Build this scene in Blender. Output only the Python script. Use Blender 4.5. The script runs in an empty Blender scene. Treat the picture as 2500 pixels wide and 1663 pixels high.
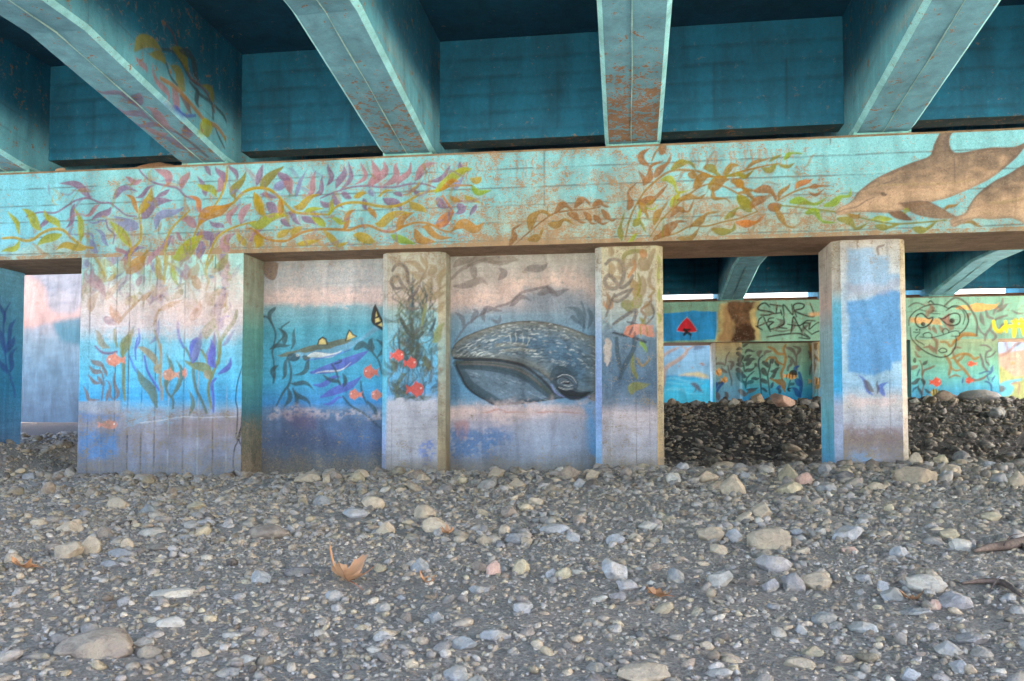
import bpy, math, random
import numpy as np
random.seed(7); RNG = np.random.default_rng(7)
scene = bpy.context.scene
COL = scene.collection
R = math.radians

# ---------------------------------------------------------------- camera
F = 2015.0; PSI = math.atan(281 / F); PIT = R(2.42); EYE = 0.75; DIST = 10.28; HOR = 1014.0
cam_d = bpy.data.cameras.new('camera'); cam = bpy.data.objects.new('camera', cam_d); COL.objects.link(cam)
cam.location = (0, -DIST, EYE); cam.rotation_euler = (R(90) + PIT, 0, PSI)
cam_d.sensor_width = 36; cam_d.lens = 36 * F / 2500
CY = HOR - F * math.tan(PIT); cam_d.shift_y = (CY - 831.5) / 2500
cam_d.clip_start = 0.05; cam_d.clip_end = 3000
scene.camera = cam

# ---------------------------------------------------------------- sky, sun, exposure
SUN_EL, SUN_AZ = R(48), R(80)          # azimuth measured from +Y towards +X: the sun stands to the right of the bridge
world = bpy.data.worlds.new('World'); scene.world = world; world.use_nodes = True
wn = world.node_tree; bg = wn.nodes['Background']
sky = wn.nodes.new('ShaderNodeTexSky'); sky.sky_type = 'NISHITA'; sky.sun_disc = False
sky.sun_elevation = SUN_EL; sky.sun_rotation = SUN_AZ; sky.dust_density = 6.0; sky.ozone_density = 0.6; sky.air_density = 1.0
wn.links.new(sky.outputs[0], bg.inputs[0]); bg.inputs[1].default_value = 0.15
sl = bpy.data.lights.new('sun', 'SUN'); sl.energy = 4.6; sl.angle = R(0.6); sl.color = (1.0, 0.93, 0.82)
so = bpy.data.objects.new('sun', sl); COL.objects.link(so)
so.rotation_euler = (R(90) - SUN_EL, 0, math.pi - SUN_AZ)
scene.view_settings.view_transform = 'Standard'; scene.view_settings.look = 'None'
scene.view_settings.gamma = 1.0; scene.view_settings.exposure = 3.97
scene.cycles.use_denoising = True; scene.cycles.max_bounces = 6; scene.cycles.diffuse_bounces = 5

# ---------------------------------------------------------------- survey helpers: picture point -> point on a known plane
CAM = np.array([0, -DIST, EYE])
FW = np.array([-math.sin(PSI) * math.cos(PIT), math.cos(PSI) * math.cos(PIT), math.sin(PIT)])
RT = np.array([math.cos(PSI), math.sin(PSI), 0.0]); UP = np.cross(RT, FW)
def rays(px):
    px = np.asarray(px, float).reshape(-1, 2)
    return FW + ((px[:, :1] - 1250) / F) * RT - ((px[:, 1:] - CY) / F) * UP
def on_plane(px, o, n):
    d = rays(px); t = ((np.asarray(o) - CAM) @ n) / (d @ n)
    return CAM + d * t[:, None]
CROP = dict(N=(0, 0, 1), A=(0, 380, 3.367), B=(600, 370, 3.626), C=(1200, 340, 3.626), D=(1800, 300, 3.367), P=(0, 560, 2.45),
            P1=(180, 600, 5.227), P2=(180, 850, 4.752), S=(580, 580, 2.5286), W=(1060, 580, 2.528), C2=(920, 600, 3.92),
            C3=(1440, 590, 3.825), F=(1610, 590, 5.749), F2=(1610, 830, 5.749), R=(2200, 590, 5.807), R2=(2200, 800, 7.467),
            L=(0, 0, 3.647), G=(600, 0, 3.92), Q=(2000, 560, 2.45), G1=(0, 1130, 2.619), G2=(800, 1130, 2.619), G3=(1600, 1130, 2.619))
def K(crop, pts):
    ox, oy, s = CROP[crop]
    a = np.asarray(pts, float).reshape(-1, 2) / s
    return a + (ox, oy)
def lin(rgb, k=0.86):
    a = np.asarray(rgb, float) / 255
    return np.where(a <= 0.04045, a / 12.92, ((a + 0.055) / 1.055) ** 2.4) * k

# ---------------------------------------------------------------- numpy noise
def _h(ix, iy, seed):
    n = (ix.astype(np.int64) * 374761393 + iy.astype(np.int64) * 668265263 + seed * 974711) & 0x7fffffff
    n = ((n ^ (n >> 13)) * 1274126177) & 0x7fffffff
    return ((n ^ (n >> 16)) & 0xffff) / 65535.0
def vnoise(x, y, seed=0):
    ix = np.floor(x); iy = np.floor(y); fx = x - ix; fy = y - iy
    fx = fx * fx * (3 - 2 * fx); fy = fy * fy * (3 - 2 * fy)
    a = _h(ix, iy, seed); b = _h(ix + 1, iy, seed); c = _h(ix, iy + 1, seed); d = _h(ix + 1, iy + 1, seed)
    return (a * (1 - fx) + b * fx) * (1 - fy) + (c * (1 - fx) + d * fx) * fy
def fbm(x, y, seed=0, o=4):
    s = 0; amp = 0.5; t = 0
    for i in range(o):
        s = s + amp * vnoise(x * 2 ** i, y * 2 ** i, seed + i * 17); t += amp; amp *= 0.5
    return s / t
def sstep(a, b, x):
    t = np.clip((x - a) / (b - a), 0, 1); return t * t * (3 - 2 * t)

# ---------------------------------------------------------------- materials
def new_mat(name):
    m = bpy.data.materials.new(name); m.use_nodes = True
    return m, m.node_tree, m.node_tree.nodes['Principled BSDF']
def nd(t, kind, **kw):
    n = t.nodes.new(kind)
    for k, v in kw.items(): setattr(n, k, v)
    return n
def noise(t, scale, detail=6, rough=0.6, vec=None, dist=0.0):
    n = nd(t, 'ShaderNodeTexNoise'); n.inputs['Scale'].default_value = scale; n.inputs['Detail'].default_value = detail
    n.inputs['Roughness'].default_value = rough; n.inputs['Distortion'].default_value = dist
    if vec is not None: t.links.new(vec, n.inputs['Vector'])
    return n.outputs['Fac']
def ramp(t, fac, stops):
    n = nd(t, 'ShaderNodeValToRGB'); e = n.color_ramp.elements
    while len(e) < len(stops): e.new(0.5)
    for i, (p, c) in enumerate(stops):
        e[i].position = p; e[i].color = (*c, 1) if hasattr(c, '__len__') else (c, c, c, 1)
    t.links.new(fac, n.inputs[0]); return n.outputs[0]
def mix(t, fac, a, b, mode='MIX'):
    n = nd(t, 'ShaderNodeMix', data_type='RGBA', blend_type=mode)
    for sock, v in ((n.inputs[0], fac), (n.inputs[6], a), (n.inputs[7], b)):
        if hasattr(v, 'is_output'): t.links.new(v, sock)
        else: sock.default_value = v if not hasattr(v, '__len__') else (*v, 1)
    return n.outputs[2]
def math_(t, op, a, b=0.0, clamp=False):
    n = nd(t, 'ShaderNodeMath', operation=op, use_clamp=clamp)
    for i, v in enumerate((a, b)):
        if hasattr(v, 'is_output'): t.links.new(v, n.inputs[i])
        else: n.inputs[i].default_value = v
    return n.outputs[0]
def bump(t, b, h, strength=0.4, dist=0.01):
    n = nd(t, 'ShaderNodeBump'); n.inputs['Strength'].default_value = strength; n.inputs['Distance'].default_value = dist
    t.links.new(h, n.inputs['Height']); t.links.new(n.outputs[0], b.inputs['Normal'])

def painted_concrete(name, peel_a, peel_b, fine=42.0, grain=1.0):
    """Old paint on board-marked concrete: colour and wear come with the wall, peeling, pits and grain from noise."""
    m, t, b = new_mat(name)
    at = nd(t, 'ShaderNodeAttribute', attribute_name='Col')
    pos = nd(t, 'ShaderNodeNewGeometry').outputs['Position']
    n1 = noise(t, fine, 9, 0.68, pos, 1.2); n2 = noise(t, 7, 5, 0.6, pos); n3 = noise(t, 190, 3, 0.7, pos)
    mp = nd(t, 'ShaderNodeMapping'); mp.inputs['Scale'].default_value = (7, 7, 30); mp.inputs['Rotation'].default_value = (0.2, 0.3, 0.1)
    t.links.new(pos, mp.inputs[0]); n4 = noise(t, 3, 6, 0.65, mp.outputs[0], 2.0)
    s = math_(t, 'ADD', math_(t, 'MULTIPLY', n1, 1.5), math_(t, 'MULTIPLY', n4, 0.9))
    s = math_(t, 'ADD', s, math_(t, 'MULTIPLY', n2, 0.8))               # about 1.6 +- 0.35
    s = math_(t, 'ADD', math_(t, 'MULTIPLY', math_(t, 'SUBTRACT', s, 1.6), 1.25), 0.5)
    pe = math_(t, 'ADD', s, math_(t, 'SUBTRACT', at.outputs['Alpha'], 1.0))
    pe = math_(t, 'MULTIPLY', pe, 9.0, clamp=True)
    bare = mix(t, n2, peel_a, peel_b)
    bare = mix(t, math_(t, 'MULTIPLY', n3, 0.55), bare, (0.10, 0.085, 0.07))
    c = mix(t, 1.0, at.outputs['Color'], ramp(t, n1, [(0.3, 1 - 0.34 * grain), (0.7, 1 + 0.26 * grain)]), 'MULTIPLY')
    c = mix(t, 1.0, c, ramp(t, n3, [(0.3, 0.80), (0.7, 1.16)]), 'MULTIPLY')
    c = mix(t, pe, c, bare)
    v = nd(t, 'ShaderNodeTexVoronoi'); v.inputs['Scale'].default_value = 26; v.inputs['Randomness'].default_value = 1
    t.links.new(pos, v.inputs['Vector'])
    st = nd(t, 'ShaderNodeMapping'); st.inputs['Scale'].default_value = (1.6, 1.6, 0.35); t.links.new(pos, st.inputs[0])   # water stains running down
    c = mix(t, 1.0, c, ramp(t, noise(t, 2.2, 6, 0.6, st.outputs[0], 0.6), [(0.32, 0.70), (0.62, 1.08)]), 'MULTIPLY')
    n5 = noise(t, 9, 7, 0.7, mp.outputs[0], 3.0)                         # fine dirty scratches
    scr = math_(t, 'LESS_THAN', math_(t, 'ABSOLUTE', math_(t, 'SUBTRACT', n5, 0.5)), 0.012)
    c = mix(t, math_(t, 'MULTIPLY', scr, 0.5), c, (0.09, 0.07, 0.055))
    pit = math_(t, 'LESS_THAN', v.outputs['Distance'], 0.10)
    pit = math_(t, 'MULTIPLY', pit, math_(t, 'GREATER_THAN', n2, 0.5))
    c = mix(t, math_(t, 'MULTIPLY', pit, 0.7), c, (0.03, 0.03, 0.035))
    t.links.new(c, b.inputs['Base Color']); b.inputs['Roughness'].default_value = 0.82
    b.inputs['Specular IOR Level'].default_value = 0.25
    h = math_(t, 'SUBTRACT', math_(t, 'ADD', math_(t, 'MULTIPLY', n3, 0.35), n1), math_(t, 'MULTIPLY', pe, 0.35))
    h = math_(t, 'SUBTRACT', h, pit)
    bump(t, b, h, 0.7, 0.008)
    return m
M_WALL = painted_concrete('mural_on_concrete', lin((178, 160, 134)), lin((158, 146, 128)))
M_BEAM = painted_concrete('turquoise_beam_paint', lin((186, 160, 126)), lin((166, 142, 112)), 36)
M_GIRD = painted_concrete('turquoise_girder_paint', lin((172, 130, 96)), lin((152, 120, 94)), 11, 0.45)

# ---------------------------------------------------------------- object helpers
def props(o, label=None, cat=None, group=None, kind=None):
    if label: o['label'] = label
    if cat: o['category'] = cat
    if group: o['group'] = group
    if kind: o['kind'] = kind
    return o
def thing(name, loc, label, cat, group=None):
    o = bpy.data.objects.new(name, None); COL.objects.link(o); o.location = loc; o.empty_display_size = 0.2
    return props(o, label, cat, group)
def mesh_obj(name, co, faces, mat, parent=None, col=None, smooth=True, colname='Col', loops=None):
    """co (n,3) world coordinates; faces (m,3|4) index array or list."""
    co = np.asarray(co, float)
    if parent is not None: co = co - np.array(parent.location)
    me = bpy.data.meshes.new(name)
    if isinstance(faces, np.ndarray):
        k = faces.shape[1]; m = len(faces)
        me.vertices.add(len(co)); me.vertices.foreach_set('co', co.astype(np.float32).ravel())
        me.loops.add(m * k); me.loops.foreach_set('vertex_index', faces.astype(np.int32).ravel())
        me.polygons.add(m); me.polygons.foreach_set('loop_start', (np.arange(m) * k).astype(np.int32))
        me.update(calc_edges=True)
    else:
        me.from_pydata(co.tolist(), [], faces); me.update()
    if smooth: me.polygons.foreach_set('use_smooth', np.ones(len(me.polygons), bool))
    if col is not None:
        a = me.color_attributes.new(colname, 'FLOAT_COLOR', 'POINT')
        a.data.foreach_set('color', np.asarray(col, np.float32).ravel())
    me.validate()
    me.materials.append(mat)
    o = bpy.data.objects.new(name, me); COL.objects.link(o)
    if parent is not None: o.parent = parent
    return o
# ---------------------------------------------------------------- painted wall faces: a fine grid whose points carry the paint
class Face:
    """Bilinear quad (p00, p10, p11, p01) as a grid; uv are metres in its own plane."""
    def __init__(self, p00, p10, p11, p01, res, flip=False, base=(0.2, 0.5, 0.5), wear=0.3):
        P = np.array([p00, p10, p11, p01], float)
        U = P[1] - P[0]; self.U = U / np.linalg.norm(U)
        n = np.cross(U, P[3] - P[0]); self.N = n / np.linalg.norm(n); self.V = np.cross(self.N, self.U); self.O = P[0]
        lu = max(np.linalg.norm(P[1] - P[0]), np.linalg.norm(P[2] - P[3])); lv = max(np.linalg.norm(P[3] - P[0]), np.linalg.norm(P[2] - P[1]))
        nu = max(1, int(round(lu / res))); nv = max(1, int(round(lv / res)))
        s, t = np.meshgrid(np.linspace(0, 1, nu + 1), np.linspace(0, 1, nv + 1))
        s = s.ravel()[:, None]; t = t.ravel()[:, None]
        self.co = P[0] * (1 - s) * (1 - t) + P[1] * s * (1 - t) + P[2] * s * t + P[3] * (1 - s) * t
        i = (np.arange(nv)[:, None] * (nu + 1) + np.arange(nu)[None]).ravel()
        f = np.stack([i, i + 1, i + nu + 2, i + nu + 1], 1)
        self.faces = f[:, ::-1] if flip else f
        d = self.co - self.O; self.uv = np.stack([d @ self.U, d @ self.V], 1)
        self.col = np.ones((len(self.co), 3)) * np.asarray(base); self.wear = np.full(len(self.co), float(wear)); self.res = res
        self.disp = np.zeros(len(self.co)); self.nu, self.nv, self.lu, self.lv = nu, nv, lu, lv
        self.rect = np.allclose(P[1] - P[0], P[2] - P[3]) and abs((P[1] - P[0]) @ (P[3] - P[0])) < 1e-6
        # outward normal for relief
        a, b, c = (self.co[self.faces[0][k]] for k in range(3)); nn = np.cross(b - a, c - a); self.out = nn / np.linalg.norm(nn)
    def q(self, px):
        d = on_plane(px, self.O, self.N) - self.O
        return np.stack([d @ self.U, d @ self.V], 1)
    def near(self, lo, hi):
        """Indices of the grid points inside the box lo..hi of the plane."""
        if not self.rect:
            uv = self.uv
            return np.nonzero((uv[:, 0] > lo[0]) & (uv[:, 0] < hi[0]) & (uv[:, 1] > lo[1]) & (uv[:, 1] < hi[1]))[0]
        a = max(0, int(math.ceil(lo[0] / self.lu * self.nu))); b = min(self.nu, int(math.floor(hi[0] / self.lu * self.nu)))
        c = max(0, int(math.ceil(lo[1] / self.lv * self.nv))); d = min(self.nv, int(math.floor(hi[1] / self.lv * self.nv)))
        if a > b or c > d: return np.zeros(0, int)
        return (np.arange(c, d + 1)[:, None] * (self.nu + 1) + np.arange(a, b + 1)[None]).ravel()
    def mpp(self, px):
        c = np.mean(np.asarray(px).reshape(-1, 2), 0); a = self.q([c, c + (1, 0), c + (0, 1)])
        return math.sqrt(np.linalg.norm(a[1] - a[0]) * np.linalg.norm(a[2] - a[0]))
def build(name, faces, mat, parent, relief=0.0, seed=0):
    cos, fs, cols, off = [], [], [], 0
    for f in faces:
        d = f.disp.copy()
        if relief: d += relief * (fbm(f.uv[:, 0] * 9, f.uv[:, 1] * 9, seed, 3) - 0.5) * 2
        cos.append(f.co + d[:, None] * f.out); fs.append(f.faces + off); off += len(f.co)
        cols.append(np.concatenate([np.clip(f.col, 0.004, 0.9), np.clip(f.wear, 0, 1)[:, None]], 1))
    return mesh_obj(name, np.concatenate(cos), np.concatenate(fs), mat, parent, np.concatenate(cols))

def curve(pts, n=7):
    p = np.asarray(pts, float)
    if len(p) < 3: 
        t = np.linspace(0, 1, n + 1)[:, None]; return p[0] * (1 - t) + p[-1] * t
    e = np.vstack([2 * p[0] - p[1], p, 2 * p[-1] - p[-2]]); out = []
    for i in range(1, len(e) - 2):
        t = np.linspace(0, 1, n, endpoint=False)[:, None]; a, b, c, d = e[i - 1], e[i], e[i + 1], e[i + 2]
        out.append(0.5 * (2 * b + (c - a) * t + (2 * a - 5 * b + 4 * c - d) * t ** 2 + (3 * b - a - 3 * c + d) * t ** 3))
    return np.vstack(out + [p[-1:]])
def stroke(fs, px, w, col, kind='s', a=0.92, wear=None, vary=0.22):
    px = np.asarray(px, float)
    cpx = curve(px)
    if kind == 'l' and len(px) == 3:                      # no two leaves alike: sway and swell differ with each
        g = (px[0][0] * 12.9898 + px[0][1] * 78.233 + w * 3.1) % 6.283; d_ = px[-1] - px[0]; tt = np.linspace(0, 1, len(cpx))[:, None]
        cpx = cpx + np.array([-d_[1], d_[0]]) * (0.075 * math.sin(g) * np.sin(2 * np.pi * tt) + 0.05 * math.sin(g * 2.3) * np.sin(np.pi * tt)); w = w * (1 + 0.22 * math.sin(g * 3.7))
    t = np.linspace(0, 1, len(cpx))
    if kind == 's': prof = 0.55 + 0.45 * np.sin(np.pi * np.clip(t * 0.9 + 0.05, 0, 1)) ** 0.5
    elif kind == 'l': prof = np.sin(np.pi * np.clip(t, 0.03, 0.985) ** 0.8) ** 0.9 + 0.06
    elif kind == 'b': prof = np.where(t < 0.28, np.sqrt(np.clip(t + 0.06, 0, 1) / 0.34), 1 - 0.60 * sstep(0.28, 0.62, t)) * (1 - 0.75 * sstep(0.8, 1, t))
    else: prof = np.ones_like(t)
    for f in fs:
        p = f.q(cpx); r = prof * w * 0.5 * f.mpp(px); R_ = r.max() + f.res * 1.5
        lo = p.min(0) - R_; hi = p.max(0) + R_; uv = f.uv
        k = f.near(lo, hi)
        if not len(k): continue
        q = uv[k]; best = np.full(len(k), 9.0); side = np.zeros(len(k)); rb = np.full(len(k), 1e-3)
        for i in range(len(p) - 1):
            e = p[i + 1] - p[i]; L = e @ e + 1e-12; s = np.clip(((q - p[i]) @ e) / L, 0, 1)
            d = q - p[i] - s[:, None] * e; dd = np.hypot(d[:, 0], d[:, 1]); rr = r[i] * (1 - s) + r[i + 1] * s
            sd = dd - rr; m = sd < best
            best = np.where(m, sd, best); side = np.where(m, (e[0] * d[:, 1] - e[1] * d[:, 0]) / math.sqrt(L), side); rb = np.where(m, rr, rb)
        cov = np.clip(0.5 - best / (f.res * 1.1), 0, 1) * a * np.clip(0.74 + 0.6 * fbm(q[:, 0] * 26, q[:, 1] * 26, 15, 3), 0, 1)   # dry, worn brushwork
        if not cov.any(): continue
        sh = 1 + vary * (side / np.maximum(rb, 1e-3)).clip(-1, 1) * 0.6 + vary * (fbm(q[:, 0] * 14, q[:, 1] * 14, 5, 3) - 0.5) * 1.6
        c = np.asarray(col) * sh[:, None]
        f.col[k] = f.col[k] * (1 - cov[:, None]) + c * cov[:, None]
        if wear is not None: f.wear[k] = f.wear[k] * (1 - cov) + wear * cov
def inside(q, p):
    x, y = q[:, 0], q[:, 1]; c = np.zeros(len(q), bool); d = np.full(len(q), 1e9)
    for i in range(len(p)):
        a, b = p[i], p[(i + 1) % len(p)]
        m = ((a[1] > y) != (b[1] > y)); 
        xx = a[0] + (y - a[1]) * (b[0] - a[0]) / (b[1] - a[1] + 1e-12); c ^= m & (x < xx)
        e = b - a; L = e @ e + 1e-12; s = np.clip(((q - a) @ e) / L, 0, 1); v = q - a - s[:, None] * e; d = np.minimum(d, np.hypot(v[:, 0], v[:, 1]))
    return np.where(c, -d, d)
def poly(fs, px, col, a=1.0, soft=0.0, smooth=True, nz=0.0, nscale=6.0, wear=None, vary=0.12, thr=None, seed=3, shade=None):
    """Filled patch of paint; soft (px) feathers the rim, nz (px) frays it, thr breaks it into flecks."""
    px = np.asarray(px, float)
    if smooth: px = curve(np.vstack([px, px[:1]]), 5)[:-1]
    for f in fs:
        p = f.q(px); mp = f.mpp(px); S = soft * mp + f.res; R_ = S + nz * mp
        lo = p.min(0) - R_; hi = p.max(0) + R_; uv = f.uv
        k = f.near(lo, hi)
        if not len(k): continue
        q = uv[k]; d = inside(q, p)
        if nz: d = d + (fbm(q[:, 0] * nscale, q[:, 1] * nscale, seed, 4) - 0.5) * 2 * nz * mp
        cov = sstep(S * 0.5, -S * 0.5, d) if soft else np.clip(0.5 - d / (f.res * 1.1), 0, 1)
        if thr is not None: cov = cov * sstep(thr - 0.07, thr + 0.07, fbm(q[:, 0] * nscale * 2.2, q[:, 1] * nscale * 3.0, seed + 9, 5))
        cov = cov * a
        c = np.asarray(col) * np.ones((len(k), 1))
        if shade is not None: c = shade(q, d, f, c)
        c = c * (1 + vary * 2 * (fbm(q[:, 0] * 10, q[:, 1] * 10, seed + 2, 3) - 0.5))[:, None]
        f.col[k] = f.col[k] * (1 - cov[:, None]) + c * cov[:, None]
        if wear is not None: f.wear[k] = f.wear[k] * (1 - cov) + wear * cov
def grad(f, stops, cx, nz=0.0, seed=1, vary=0.1):
    """Base coat: colour by height; stops are (picture row, sRGB, wear) read along the picture column cx."""
    zs = np.array([on_plane([(cx, y)], f.O, f.N)[0][2] for y, *_ in stops]); cs = np.array([lin(s[1]) for s in stops]); ws = np.array([s[2] for s in stops])
    o = np.argsort(zs); z = f.co[:, 2] + nz * (fbm(f.uv[:, 0] * 3.1, f.uv[:, 1] * 3.1, seed, 4) - 0.5) * 2
    sh = 1 + vary * 2 * (fbm(f.uv[:, 0] * 4, f.uv[:, 1] * 4, seed + 5, 4) - 0.5)
    sh = sh * (1 + 0.34 * (fbm(f.uv[:, 0] * 2.5, f.uv[:, 1] * 34, seed + 9, 4) - 0.5))        # brush and water streaks
    for c in range(3): f.col[:, c] = np.interp(z, zs[o], cs[o, c]) * sh
    f.wear[:] = np.interp(z, zs[o], ws[o])
def seam(f, axis, at, depth=0.004, width=0.011, dark=0.4, wob=0.004, lo=None, hi=None, lightcol=None):
    """Board joint cast into the concrete: a shallow groove (or fin, depth < 0) that gathers dirt."""
    u = f.uv[:, axis] - at + wob * (fbm(f.uv[:, 1 - axis] * 2.5, f.uv[:, 1 - axis] * 0 + at * 7, 3, 3) - 0.5) * 2
    c = np.clip(1 - np.abs(u) / width, 0, 1)
    if lo is not None: c = c * (f.uv[:, 1 - axis] > lo)
    if hi is not None: c = c * (f.uv[:, 1 - axis] < hi)
    f.disp -= depth * c
    k = (c * dark * sstep(0.25, 0.6, fbm(f.uv[:, 1 - axis] * 5, f.uv[:, axis] * 9, 8, 3)))[:, None]
    f.col = f.col * (1 - k) + (np.asarray(lin((70, 52, 42))) if lightcol is None else np.asarray(lightcol)) * k
def paint(fs, crop, text, pal, a=0.92, wear=None, fat=1.0):
    """One stroke per line: kind colour width x,y x,y ..., read off the photograph's murals."""
    s = CROP[crop][2]
    for ln in text.strip().splitlines():
        t = ln.split()
        if len(t) < 4: continue
        pts = K(crop, [tuple(map(float, p.split(','))) for p in t[3:]])
        stroke(fs, pts, fat * float(t[2]) / s, pal[t[1]], t[0], a, wear)
def fish(fs, crop, x, y, w, h, col, face=-1, a=0.95):
    t = np.linspace(0, 2 * np.pi, 14, endpoint=False)
    poly(fs, K(crop, np.stack([x + np.cos(t) * w * 0.36, y + np.sin(t) * h * 0.42 * (1 - 0.25 * np.cos(t) * -face)], 1)), col, a, vary=0.25)
    b = x - face * w * 0.28
    poly(fs, K(crop, [(b, y - h * 0.1), (b - face * w * 0.26, y - h * 0.32), (b - face * w * 0.2, y), (b - face * w * 0.26, y + h * 0.32), (b, y + h * 0.1)]), col, a, smooth=False, vary=0.25)
    poly(fs, K(crop, [(x - w * 0.15, y - h * 0.32), (x + face * -0.05 * w, y - h * 0.62), (x + w * 0.15, y - h * 0.3)]), col, a, smooth=False)
    poly(fs, K(crop, [(x - w * 0.12, y + h * 0.32), (x, y + h * 0.56), (x + w * 0.12, y + h * 0.3)]), col, a, smooth=False)
    ex = x + face * w * 0.22
    stroke(fs, K(crop, [(ex, y - h * 0.08), (ex + 1, y - h * 0.08)]), w * 0.07 / CROP[crop][2], lin((240, 235, 225)), 'c', 1)
# ================================================================ the bridge
Z_SOF, Z_CAP, CAP_D = 2.90, 4.13, 1.17            # cap beam: underside, top, depth
Y_NEAR, Y_FAR = 0.0, 14.5
Z_DECK = 5.80
GX = [-11.5, -8.60, -5.66, -2.83, 0.09, 3.08, 6.0, 8.9, 11.8, 14.7]   # girder lines; the last is added unseen so the deck shades more
TURQ = lin((124, 196, 212), .9); TURQ_B = lin((96, 176, 190)); DECKBLUE = lin((62, 150, 176))
BROWN = lin((150, 118, 92))

def box_faces(x0, x1, y0, y1, z0, z1, ch, res, side_res=None, back_res=0.08):
    """Upright member with chamfered front corners: front, left/right chamfer, left/right side, back."""
    sr = side_res or res
    f = dict(front=Face((x0 + ch, y0, z0), (x1 - ch, y0, z0), (x1 - ch, y0, z1), (x0 + ch, y0, z1), res),
             left=Face((x0, y1, z0), (x0, y0 + ch, z0), (x0, y0 + ch, z1), (x0, y1, z1), sr),
             right=Face((x1, y0 + ch, z0), (x1, y1, z0), (x1, y1, z1), (x1, y0 + ch, z1), sr),
             back=Face((x1, y1, z0), (x0, y1, z0), (x0, y1, z1), (x1, y1, z1), back_res))
    if ch > 0:
        f['cl'] = Face((x0, y0 + ch, z0), (x0 + ch, y0, z0), (x0 + ch, y0, z1), (x0, y0 + ch, z1), sr)
        f['cr'] = Face((x1 - ch, y0, z0), (x1, y0 + ch, z0), (x1, y0 + ch, z1), (x1 - ch, y0, z1), sr)
    return f
def cap_faces(Y, cuts, res):
    fr = []
    for a, b, r in cuts:
        f = Face((a, Y, Z_SOF), (b, Y, Z_SOF), (b, Y, Z_CAP - 0.035), (a, Y, Z_CAP - 0.035), r); f.col[:] = TURQ; fr.append(f)
    x0, x1 = cuts[0][0], cuts[-1][1]; lip = []
    for a, b, r in cuts:
        l = Face((a, Y, Z_CAP - 0.035), (b, Y, Z_CAP - 0.035), (b, Y + 0.03, Z_CAP), (a, Y + 0.03, Z_CAP), max(r * 2, 0.03)); l.col[:] = lin((140, 112, 84)); l.wear[:] = 0.75; lip.append(l)
    so_ = Face((x0, Y, Z_SOF), (x1, Y, Z_SOF), (x1, Y + CAP_D, Z_SOF), (x0, Y + CAP_D, Z_SOF), 0.06, flip=True); so_.col[:] = lin((158, 130, 108)); so_.wear[:] = 0.3
    so_.col *= (0.75 + 0.5 * fbm(so_.uv[:, 0] * 1.2, so_.uv[:, 1] * 14, 4, 4))[:, None]
    bk = Face((x1, Y + CAP_D, Z_SOF), (x0, Y + CAP_D, Z_SOF), (x0, Y + CAP_D, Z_CAP), (x1, Y + CAP_D, Z_CAP), 0.15); bk.col[:] = TURQ
    tp = Face((x0, Y + 0.03, Z_CAP), (x1, Y + 0.03, Z_CAP), (x1, Y + CAP_D, Z_CAP), (x0, Y + CAP_D, Z_CAP), 0.15); tp.col[:] = lin((150, 120, 92)); tp.wear[:] = 0.6
    e0 = Face((x0, Y + CAP_D, Z_SOF), (x0, Y, Z_SOF), (x0, Y, Z_CAP - 0.035), (x0, Y + CAP_D, Z_CAP), 0.3); e1 = Face((x1, Y, Z_SOF), (x1, Y + CAP_D, Z_SOF), (x1, Y + CAP_D, Z_CAP), (x1, Y, Z_CAP - 0.035), 0.3)
    for e in (e0, e1): e.col[:] = TURQ
    return fr, lip + [so_, bk, tp, e0, e1]

# ---------------------------------------------------------------- near pier: faces
capN, capN_rest = cap_faces(Y_NEAR, [(-12.6, -8.9, 0.06), (-8.9, 4.9, 0.0114), (4.9, 12.6, 0.06)], 0.01)
beam = capN[1]
CWX = [-9.47, -2.79, 0.03, 2.95, 5.86]            # column centres
pierN = box_faces(-7.37, -5.03, 0.0, 1.05, -0.6, Z_SOF, 0.0, 0.0118, 0.03, .2)
colN = {i: box_faces(CWX[i] - 0.43, CWX[i] + 0.43, 0.25, 1.02, -0.6 if i else -0.2, Z_SOF, 0.085, 0.0118 if i < 4 else .05, 0.02 if i < 4 else .05, .2) for i in range(5)}
pan1 = Face((-5.03, 0.62, -0.6), (-3.22, 0.62, -0.6), (-3.22, 0.62, Z_SOF), (-5.03, 0.62, Z_SOF), 0.0118)
pan2 = Face((-2.36, 0.62, -0.6), (-0.40, 0.62, -0.6), (-0.40, 0.62, Z_SOF), (-2.36, 0.62, Z_SOF), 0.0118)

PAL = dict(y=lin((164, 146, 34)), g=lin((148, 162, 32)), G=lin((126, 158, 18)), o=lin((164, 120, 36)), O=lin((182, 116, 52)), v=lin((124, 104, 140)), p=lin((158, 120, 136)),
           b=lin((120, 130, 176)), n=lin((138, 96, 46)), N=lin((142, 110, 40)), e=lin((126, 124, 38)), k=lin((28, 28, 32)), d=lin((62, 88, 92)), D=lin((52, 74, 84)), w=lin((222, 222, 215)),
           u=lin((88, 92, 190)), U=lin((70, 120, 205)), l=lin((132, 140, 84)), r=lin((128, 112, 106)), t=lin((160, 146, 112)), c=lin((100, 122, 104)), f=lin((150, 130, 92)), x=lin((104, 94, 92)),
           h=lin((112, 100, 92)), i=lin((70, 78, 68)), s=lin((104, 84, 92)), q=lin((158, 116, 60)), z=lin((88, 78, 82)), a=lin((60, 96, 190)))

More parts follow.
